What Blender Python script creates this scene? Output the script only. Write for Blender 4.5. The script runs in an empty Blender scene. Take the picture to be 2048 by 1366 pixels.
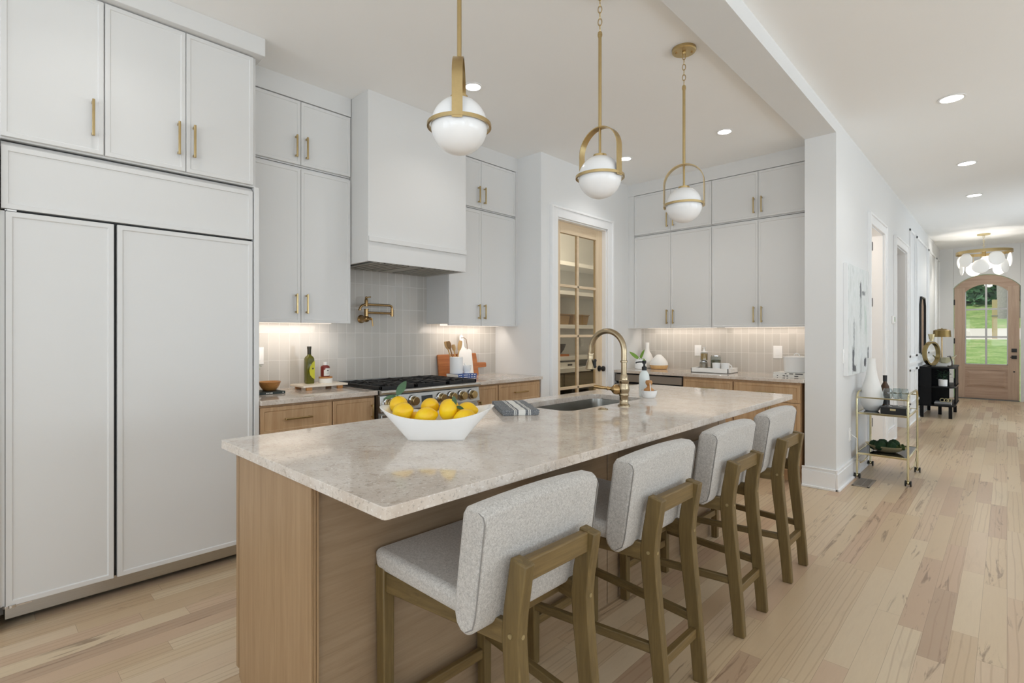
import bpy, bmesh, math, random
from mathutils import Vector, Matrix
random.seed(7)
C = bpy.context.scene.collection
SC = bpy.context.scene
PI = math.pi

# ------------------------------------------------------------------ camera, sky, sun, daylight, exposure
cd = bpy.data.cameras.new('camera'); cam = bpy.data.objects.new('camera', cd); C.objects.link(cam)
cam.location = (0, 0, 1.30)
YAW = math.atan((2014.15 - 1024) / 1038.0)
cam.rotation_euler = (PI / 2, 0, YAW)
cd.sensor_width = 36.0; cd.lens = 1038.0 / 2048 * 36; cd.shift_y = -12.8 / 2048; cd.clip_start = .02; cd.clip_end = 300
SC.camera = cam
SC.view_settings.view_transform = 'Standard'; SC.view_settings.look = 'None'
SC.view_settings.exposure = -0.04; SC.view_settings.gamma = 1.0
SC.cycles.use_denoising = True
SC.cycles.max_bounces = 14; SC.cycles.diffuse_bounces = 8; SC.cycles.glossy_bounces = 5
SC.cycles.transmission_bounces = 10; SC.cycles.transparent_max_bounces = 16
SC.cycles.caustics_reflective = False; SC.cycles.caustics_refractive = False
SC.cycles.sample_clamp_indirect = 6.0
w = bpy.data.worlds.new('sky'); SC.world = w; w.use_nodes = True
bg = w.node_tree.nodes['Background']; bg.inputs[0].default_value = (.80, .90, 1.0, 1); bg.inputs[1].default_value = .85
def lamp(name, kind, loc, rot, energy, col=(1, 1, 1), **k):
    l = bpy.data.lights.new(name, kind); l.energy = energy; l.color = col
    for a, v in k.items(): setattr(l, a, v)
    o = bpy.data.objects.new(name, l); C.objects.link(o); o.location = loc; o.rotation_euler = rot
    return o
lamp('sun', 'SUN', (0, 0, 20), (math.radians(38), 0, math.radians(-75)), 3.6, (1, .95, .86), angle=.02)
DAY = (.825, .92, 1.0)
# daylight through the three patio windows behind the camera and the two side windows of the living area
for i, x in enumerate((-2.2, .5, 3.0)):
    lamp('window_daylight', 'AREA', (x, -3.66, 1.45), (PI / 2 + 1.0, 0, 0), 50, DAY, shape='RECTANGLE', size=2.0, size_y=2.3)
for y in (-1.6, 2.2, 5.2):
    lamp('window_daylight', 'AREA', (4.36, y, 1.45), (PI / 2 + 1.0, 0, PI / 2), 70, DAY, shape='RECTANGLE', size=2.0, size_y=2.3)

lamp('window_daylight', 'AREA', (1.24, 10.3, 1.45), (PI / 2 + .1, 0, PI / 2), 40, DAY, shape='RECTANGLE', size=2.0, size_y=2.2)  # added lamp at an invented, unseen foyer window, to brighten the hall

# ------------------------------------------------------------------ mesh helpers
def rotz(p, a): return (p[0] * math.cos(a) - p[1] * math.sin(a), p[0] * math.sin(a) + p[1] * math.cos(a), p[2])
class MB:
    """collects shapes in world or local coordinates; off is subtracted from world coordinates"""
    def __init__(s, off=(0, 0, 0)): s.v = []; s.f = []; s.m = []; s.off = off; s.mi = 0
    def add(s, vs, fs):
        b = len(s.v); s.v += [tuple(p[i] - s.off[i] for i in range(3)) for p in vs]
        s.f += [tuple(b + i for i in f) for f in fs]; s.m += [s.mi] * len(fs); return s
    def hexa(s, b, t):
        return s.add(list(b) + list(t), [(3, 2, 1, 0), (4, 5, 6, 7), (0, 1, 5, 4), (1, 2, 6, 5), (2, 3, 7, 6), (3, 0, 4, 7)])
    def box(s, x0, x1, y0, y1, z0, z1):
        return s.hexa([(x0, y0, z0), (x1, y0, z0), (x1, y1, z0), (x0, y1, z0)], [(x0, y0, z1), (x1, y0, z1), (x1, y1, z1), (x0, y1, z1)])
    def rbox(s, c, sx, sy, sz, a=0):
        hx, hy, hz = sx / 2, sy / 2, sz / 2
        P = lambda x, y, z: tuple(c[i] + rotz((x, y, z), a)[i] for i in range(3))
        return s.hexa([P(-hx, -hy, -hz), P(hx, -hy, -hz), P(hx, hy, -hz), P(-hx, hy, -hz)], [P(-hx, -hy, hz), P(hx, -hy, hz), P(hx, hy, hz), P(-hx, hy, hz)])
    def prism(s, pts, ax, a0, a1):
        n = len(pts)
        def P(u, v, a): return (a, u, v) if ax == 'x' else (u, a, v) if ax == 'y' else (u, v, a)
        return s.add([P(u, v, a0) for u, v in pts] + [P(u, v, a1) for u, v in pts],
                     [tuple(range(n - 1, -1, -1)), tuple(range(n, 2 * n))] + [(i, (i + 1) % n, n + (i + 1) % n, n + i) for i in range(n)])
    def rings(s, R, cap0=True, cap1=True, loop=False):
        n = len(R[0]); vs = [p for r in R for p in r]; fs = []
        K = len(R)
        for k in range(K if loop else K - 1):
            a, b = k * n, ((k + 1) % K) * n
            fs += [(a + i, a + (i + 1) % n, b + (i + 1) % n, b + i) for i in range(n)]
        if not loop:
            if cap0: fs.append(tuple(range(n - 1, -1, -1)))
            if cap1: fs.append(tuple(range((K - 1) * n, K * n)))
        return s.add(vs, fs)
    def lathe(s, prof, c=(0, 0, 0), n=24, ax='z', caps=(True, True)):
        R = []
        for r, h in prof:
            r = max(r, 1e-5); ring = []
            for i in range(n):
                t = 2 * PI * i / n; u, v = r * math.cos(t), r * math.sin(t)
                p = (u, v, h) if ax == 'z' else (h, u, v) if ax == 'x' else (v, h, u)
                ring.append((c[0] + p[0], c[1] + p[1], c[2] + p[2]))
            R.append(ring)
        return s.rings(R, *caps)
    def cyl(s, c, r, h, n=24, ax='z'): return s.lathe([(r, 0), (r, h)], c, n, ax)
    def ball(s, c, rx, ry=None, rz=None, n=20, m=12, fn=None):
        ry = ry or rx; rz = rz or rx; R = []
        for k in range(m + 1):
            ph = -PI / 2 + PI * k / m; cr = max(math.cos(ph), 1e-4); ring = []
            for i in range(n):
                d = (math.cos(2 * PI * i / n) * cr, math.sin(2 * PI * i / n) * cr, math.sin(ph))
                q = (d[0] * rx, d[1] * ry, d[2] * rz)
                if fn: q = fn(q, d)
                ring.append(tuple(c[j] + q[j] for j in range(3)))
            R.append(ring)
        return s.rings(R)
    def sweep(s, path, sec, N=None, closed=False, cap=True, scale=None):
        """sec: list of (a,b); a goes along tangent x N, b along N; without N the frame is parallel transported"""
        P = [Vector(p) for p in path]; K = len(P); R = []; up = None
        for k in range(K):
            a = P[(k - 1) % K] if (closed or k > 0) else P[k]; b = P[(k + 1) % K] if (closed or k < K - 1) else P[k]
            t = (b - a).normalized()
            if N is not None: n2 = Vector(N).normalized()
            else:
                if up is None: up = Vector((0, 0, 1)) if abs(t.z) < .9 else Vector((1, 0, 0))
                n2 = (up - t * up.dot(t)).normalized(); up = n2
            n1 = t.cross(n2).normalized(); n2 = n1.cross(t).normalized() if N is None else n2
            q = scale[k] if scale else 1
            R.append([tuple(P[k] + n1 * (u * q) + n2 * (v * q)) for u, v in sec])
        return s.rings(R, cap, cap, closed)
    def tube(s, path, r, n=12, closed=False, scale=None, N=None):
        return s.sweep(path, [(r * math.cos(2 * PI * i / n), r * math.sin(2 * PI * i / n)) for i in range(n)], N, closed, True, scale)
    def bar(s, path, a, b, N=None, closed=False, scale=None):
        return s.sweep(path, [(-a / 2, -b / 2), (a / 2, -b / 2), (a / 2, b / 2), (-a / 2, b / 2)], N, closed, True, scale)
    def build(s, name, mat, parent=None, smooth=False, bevel=0, seg=2, ang=38, sub=0):
        me = bpy.data.meshes.new(name); me.from_pydata(s.v, [], s.f)
        mats = mat if isinstance(mat, (list, tuple)) else [mat]
        for q in mats: me.materials.append(q)
        if len(mats) > 1: me.polygons.foreach_set('material_index', s.m)
        bm = bmesh.new(); bm.from_mesh(me); bmesh.ops.recalc_face_normals(bm, faces=bm.faces); bm.to_mesh(me); bm.free()
        if smooth or bevel:
            me.polygons.foreach_set('use_smooth', [True] * len(me.polygons))
            me.set_sharp_from_angle(angle=math.radians(ang))
        me.update()
        o = bpy.data.objects.new(name, me); C.objects.link(o)
        if parent: o.parent = parent
        if bevel:
            m = o.modifiers.new('bevel', 'BEVEL'); m.width = bevel; m.segments = seg; m.limit_method = 'ANGLE'; m.angle_limit = math.radians(35)
        if sub:
            m = o.modifiers.new('sub', 'SUBSURF'); m.levels = sub; m.render_levels = sub
        return o
def tag(o, label, cat, group=None):
    o['label'] = label; o['category'] = cat
    if group: o['group'] = group
    return o
def thing(name, label, cat, loc=(0, 0, 0), rz=0, group=None):
    o = bpy.data.objects.new(name, None); C.objects.link(o); o.location = loc; o.rotation_euler = (0, 0, rz); o.empty_display_size = .1
    return tag(o, label, cat, group)
def struct(o): o['kind'] = 'structure'; return o
def W(t): return MB(tuple(t.location))
def copy_tree(o, parent=None):
    c = o.copy(); C.objects.link(c)
    if parent: c.parent = parent
    for ch in list(o.children): copy_tree(ch, c)
    return c
def lbl(o, text): o['label'] = text; return o
def circ(cx, cy, r, a0, a1, n): return [(cx + r * math.cos(a0 + (a1 - a0) * i / n), cy + r * math.sin(a0 + (a1 - a0) * i / n)) for i in range(n + 1)]
def rrect(x0, x1, y0, y1, r, n=5):
    return (circ(x1 - r, y1 - r, r, 0, PI / 2, n) + circ(x0 + r, y1 - r, r, PI / 2, PI, n) + circ(x0 + r, y0 + r, r, PI, 1.5 * PI, n) + circ(x1 - r, y0 + r, r, 1.5 * PI, 2 * PI, n))

# ------------------------------------------------------------------ materials
def S(r, g, b):
    f = lambda c: (c / 255 / 12.92) if c / 255 <= .04045 else ((c / 255 + .055) / 1.055) ** 2.4
    return (f(r), f(g), f(b), 1)
class NT:
    def __init__(s, name):
        s.mat = bpy.data.materials.new(name); s.mat.use_nodes = True; s.t = s.mat.node_tree; s.b = s.t.nodes['Principled BSDF']
    def n(s, typ, **k):
        o = s.t.nodes.new(typ)
        for a, v in k.items():
            if a in ('i',):
                for q, val in v.items():
                    if isinstance(val, bpy.types.NodeSocket): s.t.links.new(val, o.inputs[q])
                    else: o.inputs[q].default_value = val
            else: setattr(o, a, v)
        return o
    def math(s, op, a, b=None, c=None):
        o = s.t.nodes.new('ShaderNodeMath'); o.operation = op
        for i, v in enumerate((a, b, c)):
            if v is None: continue
            if isinstance(v, bpy.types.NodeSocket): s.t.links.new(v, o.inputs[i])
            else: o.inputs[i].default_value = v
        return o.outputs[0]
    def mix(s, fac, a, b, bt='MIX'):
        o = s.t.nodes.new('ShaderNodeMix'); o.data_type = 'RGBA'; o.blend_type = bt
        for i, v in ((0, fac), (6, a), (7, b)):
            if isinstance(v, bpy.types.NodeSocket): s.t.links.new(v, o.inputs[i])
            else: o.inputs[i].default_value = v
        return o.outputs[2]
    def ramp(s, fac, stops):
        o = s.t.nodes.new('ShaderNodeValToRGB'); s.t.links.new(fac, o.inputs[0]); e = o.color_ramp.elements
        while len(e) < len(stops): e.new(.5)
        for q, (p, c) in zip(e, stops): q.position = p; q.color = c if len(c) == 4 else (*c, 1)
        return o.outputs[0]
    def coord(s, scale=(1, 1, 1), out='Object', loc=(0, 0, 0), rot=(0, 0, 0)):
        tc = s.t.nodes.new('ShaderNodeTexCoord'); mp = s.t.nodes.new('ShaderNodeMapping')
        mp.inputs['Scale'].default_value = scale; mp.inputs['Location'].default_value = loc; mp.inputs['Rotation'].default_value = rot
        s.t.links.new(tc.outputs[out], mp.inputs[0]); return mp.outputs[0]
    def noise(s, vec, scale, detail=4, rough=.55, dist=0, out=0):
        o = s.n('ShaderNodeTexNoise', i={'Vector': vec, 'Scale': scale, 'Detail': detail, 'Roughness': rough, 'Distortion': dist}); return o.outputs[out]
    def set(s, **k):
        M = dict(color='Base Color', rough='Roughness', metal='Metallic', spec='Specular IOR Level', coat='Coat Weight', coatr='Coat Roughness', trans='Transmission Weight', ior='IOR', em='Emission Color', ems='Emission Strength', alpha='Alpha', sheen='Sheen Weight')
        for a, v in k.items():
            q = s.b.inputs[M[a]]
            if isinstance(v, bpy.types.NodeSocket): s.t.links.new(v, q)
            else: q.default_value = v
        return s
    def bump(s, h, strength=.2, dist=.002):
        o = s.n('ShaderNodeBump', i={'Height': h, 'Strength': strength, 'Distance': dist}); s.t.links.new(o.outputs[0], s.b.inputs['Normal']); return s
def plain(name, col, rough=.5, metal=0, var=.03, scale=30, bump=0, **k):
    m = NT(name); v = m.coord(); nz = m.noise(v, scale, 3)
    d = tuple(c * (1 - var) for c in col[:3]) + (1,); u = tuple(min(1, c * (1 + var)) for c in col[:3]) + (1,)
    m.set(color=m.mix(nz, d, u), rough=rough, metal=metal, **k)
    if bump: m.bump(nz, bump)
    return m.mat
def wood(name, c1, c2, along='z', scale=1.0, rough=.45, contrast=1.0, rot=(0, 0, 0)):
    m = NT(name)
    k = {'x': (1.2, 22, 22), 'y': (22, 1.2, 22), 'z': (22, 22, 1.2)}[along]
    v = m.coord(tuple(q * scale for q in k), rot=rot)
    a = m.noise(v, 1.2, 5, .6, .6); b = m.noise(v, 6, 3, .7)
    f = m.math('ADD', m.math('MULTIPLY', a, .75), m.math('MULTIPLY', b, .25))
    col = m.ramp(f, [(.5 - .2 / contrast, c2), (.5, tuple((c1[i] + c2[i]) / 2 for i in range(3))), (.5 + .18 / contrast, c1)])
    m.set(color=col, rough=rough); m.bump(f, .12, .001)
    return m.mat
M = {}
M['wall'] = plain('wall_paint', S(230, 231, 231), .6, var=.008, scale=3)
M['ceil'] = plain('ceiling_paint', S(247, 247, 246), .7, var=.008, scale=3)
M['trim'] = plain('trim_paint', S(242, 243, 244), .35, var=.006)
M['cab'] = plain('cabinet_paint', S(221, 221, 220), .38, var=.008, scale=5)
M['cabin'] = plain('cabinet_gap', S(120, 118, 115), .7)
M['brass'] = plain('brushed_brass', S(196, 173, 126), .28, 1, var=.08, scale=60)
M['brassd'] = plain('aged_brass', S(176, 146, 102), .26, 1, var=.1, scale=40)
M['faucet'] = plain('champagne_brass', S(170, 153, 126), .22, 1, var=.06, scale=40)
M['gold'] = plain('pale_gold', S(216, 206, 168), .2, 1, var=.05)
M['steel'] = NT('brushed_steel')
_v = M['steel'].coord((2, 2, 160)); _n = M['steel'].noise(_v, 6, 3)
M['steel'].set(color=M['steel'].mix(_n, S(176, 176, 174), S(206, 206, 204)), rough=.3, metal=1); M['steel'] = M['steel'].mat
M['sinksteel'] = plain('sink_steel', S(164, 162, 156), .25, 1, var=.08, scale=12)
M['darksteel'] = plain('dark_steel', S(120, 118, 114), .38, 1, var=.1)
M['peg'] = plain('wood_peg', S(150, 132, 92), .6)
M['taupesteel'] = plain('taupe_steel', S(150, 140, 130), .4, .25)
M['filter'] = plain('baffle_steel', S(176, 174, 166), .45, .35)
M['chrome'] = plain('chrome', S(215, 215, 215), .1, 1, var=.02)
M['black'] = plain('matte_black', S(22, 22, 23), .45, var=.2)
M['iron'] = plain('cast_iron', S(26, 25, 26), .55, var=.3, bump=.1)
M['blackwood'] = plain('black_lacquer', S(9, 9, 11), .45, var=.25, spec=.2)
M['bglass'] = plain('black_glass', S(8, 8, 9), .06, var=.2)
M['ceramic'] = plain('white_ceramic', S(244, 245, 245), .14, var=.01)
M['matwhite'] = plain('matte_white_ceramic', S(240, 239, 236), .5, var=.015)
M['plastic'] = plain('white_plastic', S(244, 244, 243), .32, var=.01)
M['opal'] = plain('opal_glass', S(246, 247, 248), .3, var=.005, coat=.4)
M['oak'] = wood('island_oak', S(169, 140, 106), S(146, 116, 83), 'z', 1.6, .42)
M['oakx'] = wood('island_oak_cross', S(163, 141, 115), S(139, 116, 90), 'y', 1.6, .42)
M['oakbase'] = wood('base_oak', S(206, 174, 136), S(180, 144, 106), 'z', 1.5, .42)
M['stoolwood'] = wood('olive_stool_wood', S(126, 105, 64), S(88, 71, 39), 'z', 2.2, .5, .9)
M['stoolx'] = wood('olive_stool_wood_cross', S(122, 101, 62), S(84, 68, 38), 'x', 2.2, .5, .9)
M['stooly'] = wood('olive_stool_wood_rail', S(130, 107, 65), S(94, 75, 42), 'y', 2.2, .5, .9)
M['pine'] = wood('pale_door_oak', S(232, 212, 182), S(216, 192, 158), 'z', 1.2, .45)
M['piney'] = wood('pale_door_oak_cross', S(232, 212, 182), S(212, 188, 154), 'y', 1.2, .45)
M['doorwood'] = wood('front_door_oak', S(198, 174, 154), S(172, 147, 127), 'z', 1.0, .5)
M['doorwoodx'] = wood('front_door_oak_cross', S(194, 168, 148), S(162, 135, 115), 'x', 1.0, .5)
M['teak'] = wood('teak_board', S(196, 128, 74), S(150, 84, 44), 'y', 1.0, .45)
M['bowlwood'] = wood('mango_wood', S(206, 152, 90), S(160, 104, 52), 'y', 1.0, .4)
M['spoon'] = wood('spoon_wood', S(190, 150, 96), S(140, 98, 56), 'z', 1.0, .5)
M['beech'] = wood('beech_wood', S(226, 188, 130), S(202, 158, 100), 'z', 1.0, .5)
M['basket'] = plain('woven_basket', S(158, 132, 96), .8, var=.35, scale=60, bump=.5)
M['soap'] = plain('frosted_bottle', S(226, 234, 234), .25, var=.01)
M['leaf'] = plain('dark_leaf', S(58, 92, 56), .4, var=.25, scale=25)
M['leafl'] = plain('bright_leaf', S(120, 160, 60), .45, var=.25, scale=25)
M['moss'] = plain('moss', S(26, 52, 26), .95, var=.5, scale=90, bump=1.0)
M['vine'] = plain('dark_foliage', S(40, 66, 50), .7, var=.4)
M['paper'] = plain('book_pages', S(228, 222, 210), .8)
M['bookw'] = plain('white_cover', S(232, 230, 224), .5)
M['bookblue'] = plain('blue_cover', S(52, 84, 150), .5, var=.1)
M['bookgreen'] = plain('dark_green_cover', S(28, 40, 36), .5)
M['bookdark'] = plain('charcoal_cover', S(70, 68, 66), .5)
M['winebottle'] = plain('amber_bottle', S(70, 42, 14), .08, var=.2)
M['winelabel'] = plain('dark_label', S(20, 20, 22), .5)
M['yellowlabel'] = plain('yellow_label', S(206, 204, 52), .5, var=.06)
M['redlabel'] = plain('maroon_bottle', S(120, 40, 34), .35, var=.1)
M['oilcap'] = plain('dark_cap', S(56, 54, 42), .45)
M['silver'] = plain('silver_leaf', S(206, 192, 150), .4, .55)
M['mirrorglass'] = plain('mirror_glass', S(225, 225, 225), .03, 1, var=.005)
M['rope'] = plain('leather_cord', S(120, 96, 70), .8)
M['oilgreen'] = plain('olive_oil_glass', S(88, 88, 16), .08, var=.15)
M['disc'] = plain('frosted_disc', S(248, 246, 242), .35, var=.01, em=(1, .96, .9, 1), ems=.06)
def emit(name, col, st):
    m = NT(name); m.set(color=(.9, .9, .9, 1), em=col, ems=st); return m.mat
M['lens'] = emit('downlight_lens', (1, .98, .94, 1), 14)
M['ledbar'] = emit('led_strip', (1, .86, .72, 1), .9)
M['display'] = plain('display_black', S(6, 6, 8), .1)
# clear panes: transparent with a fresnel reflection
def pane(name, tint, k=1.0):
    m = NT(name); t = m.t; t.nodes.remove(m.b)
    fr = m.n('ShaderNodeFresnel', i={'IOR': 1.45}); tr = m.n('ShaderNodeBsdfTransparent', i={'Color': tint}); gl = m.n('ShaderNodeBsdfGlossy', i={'Roughness': .02})
    ge = m.n('ShaderNodeNewGeometry'); f = m.math('MULTIPLY', m.math('MULTIPLY', fr.outputs[0], k), m.math('SUBTRACT', 1, ge.outputs['Backfacing']))
    mx = m.n('ShaderNodeMixShader', i={0: f, 1: tr.outputs[0], 2: gl.outputs[0]})
    t.links.new(mx.outputs[0], t.nodes['Material Output'].inputs[0]); return m.mat
M['glass'] = pane('clear_pane', (.97, .98, .97, 1))
M['pantryglass'] = pane('tinted_pane', (.90, .86, .76, 1))
M['wineglass'] = pane('thin_glass', (.86, .89, .89, 1), 2.6)
# quartz
def quartz():
    m = NT('speckled_quartz'); v = m.coord()
    big = m.noise(v, 9, 6, .6, .4); fine = m.noise(v, 110, 3, .6); mid = m.noise(v, 42, 4, .65, .3)
    base = m.ramp(big, [(.3, S(200, 186, 173)), (.5, S(212, 201, 190)), (.72, S(222, 214, 206))])
    c = m.mix(m.math('MULTIPLY', m.math('GREATER_THAN', mid, .60), .42), base, S(168, 152, 134))
    c = m.mix(m.math('MULTIPLY', m.math('GREATER_THAN', fine, .63), .5), c, S(150, 142, 134))
    c = m.mix(m.math('MULTIPLY', m.math('LESS_THAN', fine, .36), .5), c, S(246, 244, 240))
    m.set(color=c, rough=.075, spec=.6); return m.mat
M['quartz'] = quartz()
# vertical stacked glazed tile, joints from object coordinates (u along the wall, z up)
def tile(name, axis, u0, z0):
    m = NT(name); tc = m.coord(); sp = m.n('ShaderNodeSeparateXYZ', i={0: tc})
    u = m.math('DIVIDE', m.math('SUBTRACT', sp.outputs[axis], u0), .0753); z = m.math('DIVIDE', m.math('SUBTRACT', sp.outputs[2], z0), .2)
    fu = m.math('FRACT', u); fz = m.math('FRACT', z)
    ju = m.math('MINIMUM', fu, m.math('SUBTRACT', 1, fu)); jz = m.math('MINIMUM', fz, m.math('SUBTRACT', 1, fz))
    g = m.math('MAXIMUM', m.math('LESS_THAN', ju, .02), m.math('LESS_THAN', jz, .0075))
    cid = m.n('ShaderNodeCombineXYZ', i={0: m.math('FLOOR', u), 1: m.math('FLOOR', z)})
    wn = m.n('ShaderNodeTexWhiteNoise', i={0: cid.outputs[0]})
    tcol = m.ramp(wn.outputs[0], [(0, S(191, 187, 180)), (.5, S(196, 192, 185)), (1, S(202, 197, 190))])
    wav = m.noise(tc, 14, 2)
    m.set(color=m.mix(g, tcol, S(224, 221, 216)), rough=m.math('ADD', .16, m.math('MULTIPLY', g, .6)))
    h = m.math('SUBTRACT', m.math('MULTIPLY', wav, .5), m.math('MULTIPLY', g, 1.0)); m.bump(h, .25, .002)
    return m.mat
M['tiley'] = tile('glazed_tile_range_wall', 1, .04, .917); M['tilex'] = tile('glazed_tile_back_wall', 0, .02, .917)
# floor boards along y
def floor():
    m = NT('oak_floorboards'); tc = m.coord(); sp = m.n('ShaderNodeSeparateXYZ', i={0: tc}); X, Y = sp.outputs[0], sp.outputs[1]
    u = m.math('DIVIDE', X, .089); row = m.math('FLOOR', u)
    r1 = m.n('ShaderNodeTexWhiteNoise', noise_dimensions='1D', i={'W': row}).outputs[0]
    ln = m.math('ADD', .75, m.math('MULTIPLY', r1, .8))
    v = m.math('ADD', m.math('DIVIDE', Y, ln), m.math('MULTIPLY', r1, 17.3)); col = m.math('FLOOR', v)
    cid = m.n('ShaderNodeCombineXYZ', i={0: row, 1: col})
    wn = m.n('ShaderNodeTexWhiteNoise', i={0: cid.outputs[0]}); R = wn.outputs[0]; sc = m.n('ShaderNodeSeparateColor', i={0: wn.outputs[1]})
    # every board reads its own stretch of the grain
    gv = m.n('ShaderNodeCombineXYZ', i={0: m.math('ADD', m.math('MULTIPLY', X, 11), m.math('MULTIPLY', R, 91)), 1: m.math('ADD', m.math('MULTIPLY', Y, 1.1), m.math('MULTIPLY', sc.outputs[0], 57)), 2: m.math('MULTIPLY', R, 31)}).outputs[0]
    gr = m.noise(gv, 1.6, 6, .62, 1.6); fine = m.noise(gv, 9, 3, .6, .3)
    wv = m.n('ShaderNodeTexWave', wave_type='BANDS', bands_direction='X', i={'Vector': gv, 'Scale': .9, 'Distortion': 9, 'Detail': 3, 'Detail Scale': .6}).outputs[1]
    base = m.ramp(R, [(0, S(194, 168, 136)), (.25, S(208, 186, 154)), (.6, S(216, 198, 169)), (.85, S(202, 174, 146)), (1, S(178, 152, 127))])
    c = m.mix(m.math('MULTIPLY', m.math('SUBTRACT', 1, fine), .22), base, S(160, 126, 92))
    lin = m.ramp(wv, [(.0, (1, 1, 1)), (.16, (0, 0, 0))])
    c = m.mix(m.math('MULTIPLY', lin, m.math('MULTIPLY', m.math('GREATER_THAN', sc.outputs[1], .45), .32)), c, S(152, 120, 90))
    strk = m.ramp(gr, [(.57, (0, 0, 0)), (.66, (1, 1, 1))])
    c = m.mix(m.math('MULTIPLY', strk, m.math('ADD', .10, m.math('MULTIPLY', m.math('GREATER_THAN', sc.outputs[2], .66), .60))), c, S(120, 94, 72))
    fu = m.math('FRACT', u); ju = m.math('MINIMUM', fu, m.math('SUBTRACT', 1, fu)); fv = m.math('FRACT', v); jv = m.math('MULTIPLY', m.math('MINIMUM', fv, m.math('SUBTRACT', 1, fv)), ln)
    g = m.math('MAXIMUM', m.math('LESS_THAN', ju, .009), m.math('LESS_THAN', jv, .0009))
    c = m.mix(m.math('MULTIPLY', g, .45), c, S(110, 84, 60))
    m.set(color=c, rough=m.math('ADD', .26, m.math('MULTIPLY', fine, .12)), spec=.5); m.bump(m.math('SUBTRACT', fine, m.math('MULTIPLY', g, 2)), .08, .001)
    return m.mat
M['floor'] = floor()
def fabric(name, c1, c2, sc=420):
    m = NT(name); v = m.coord((1, 1, 1)); a = m.noise(v, sc, 2, .7); b = m.noise(v, sc * .35, 3, .6)
    f = m.math('ADD', m.math('MULTIPLY', a, .6), m.math('MULTIPLY', b, .4))
    m.set(color=m.ramp(f, [(.36, c2), (.62, c1)]), rough=.95, sheen=.25); m.bump(a, .35, .001); return m.mat
M['fabric'] = fabric('grey_tweed', S(208, 204, 199), S(158, 154, 149))
M['seam'] = plain('seam_thread', S(140, 136, 132), .9)
def lemon():
    m = NT('lemon_skin'); v = m.coord(); a = m.noise(v, 160, 2); b = m.noise(v, 9, 3)
    m.set(color=m.ramp(b, [(.3, S(232, 178, 14)), (.6, S(242, 204, 22))]), rough=.38); m.bump(a, .25, .002); return m.mat
M['lemon'] = lemon()
def towel():
    m = NT('striped_towel'); v = m.coord(); sp = m.n('ShaderNodeSeparateXYZ', i={0: v}); x = sp.outputs[0]
    nz = m.noise(v, 260, 2, .7); base = m.ramp(nz, [(.38, S(74, 80, 88)), (.62, S(150, 152, 154))])
    def band(a, b): return m.math('MULTIPLY', m.math('GREATER_THAN', x, a), m.math('LESS_THAN', x, b))
    s = band(-.012, .022)
    for a, b in ((-.034, -.030), (-.026, -.022), (.036, .040), (.044, .048)): s = m.math('MAXIMUM', s, band(a, b))
    m.set(color=m.mix(s, base, S(226, 226, 222)), rough=.95); m.bump(nz, .5, .002); return m.mat
M['towel'] = towel()
def art():
    m = NT('abstract_paint'); tc = m.coord(); sp = m.n('ShaderNodeSeparateXYZ', i={0: tc}); y, z = sp.outputs[1], sp.outputs[2]
    a = m.noise(m.coord((1, 5, 1.2)), 3.2, 7, .72, .8); b = m.noise(m.coord((1, 16, 6)), 3, 6, .8, .6)
    c = m.ramp(a, [(.3, S(186, 194, 192)), (.5, S(228, 232, 233)), (.7, S(208, 216, 214))])
    def spot(y0, wy, z0, wz, th):
        dy = m.math('ABSOLUTE', m.math('DIVIDE', m.math('SUBTRACT', y, y0), wy)); dz = m.math('ABSOLUTE', m.math('DIVIDE', m.math('SUBTRACT', z, z0), wz))
        f = m.math('SUBTRACT', 1, m.math('MAXIMUM', dy, dz)); return m.math('GREATER_THAN', m.math('ADD', m.math('MULTIPLY', f, .5), b), th)
    soft = None
    for y0, wy, z0, wz, th, col, k in ((.08, .10, .12, .38, .78, S(140, 150, 150), .5), (-.22, .06, -.18, .34, .76, S(120, 128, 134), .6), (.30, .16, .0, .42, .86, S(186, 206, 196), .6),
                                       (-.25, .05, -.36, .14, .66, S(44, 48, 60), .9), (.07, .05, .28, .12, .70, S(60, 62, 72), .85), (.28, .07, -.40, .05, .62, S(40, 42, 52), .9), (.43, .04, -.34, .12, .70, S(44, 48, 58), .9), (.22, .2, .26, .05, .82, S(90, 94, 100), .8), (-.2, .1, -.44, .04, .66, S(50, 52, 62), .9)):
        c = m.mix(m.math('MULTIPLY', spot(y0, wy, z0, wz, th), k), c, col)
    m.set(color=c, rough=.6); m.bump(a, .3, .004); return m.mat
M['art'] = art()
def grass():
    m = NT('lawn_grass'); v = m.coord(); a = m.noise(v, 1.3, 6, .7); b = m.noise(v, 14, 4, .7)
    f = m.math('ADD', m.math('MULTIPLY', a, .6), m.math('MULTIPLY', b, .4))
    m.set(color=m.ramp(f, [(.36, S(92, 124, 62)), (.52, S(134, 160, 92)), (.66, S(182, 176, 140))]), rough=.95); return m.mat
M['grass'] = grass()
M['road'] = plain('pale_asphalt', S(206, 200, 190), .9, var=.06, scale=8)
M['hedge'] = plain('hedge_leaf', S(74, 116, 78), .6, var=.5, scale=9)
M['bark'] = plain('grey_bark', S(150, 146, 142), .9, var=.3, scale=14)
M['post'] = plain('raw_post', S(206, 182, 140), .8, var=.1)
M['marble'] = plain('pale_marble', S(232, 222, 206), .25, var=.06, scale=12)
M['spice'] = plain('pasta', S(206, 164, 96), .7, var=.35, scale=70)
M['shells'] = plain('mixed_beans', S(200, 176, 156), .6, var=.5, scale=80)
M['olives'] = plain('green_olives', S(92, 88, 34), .4, var=.5, scale=60)
M['mixbowl'] = plain('pewter_bowl', S(84, 78, 72), .35, .6)

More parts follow.
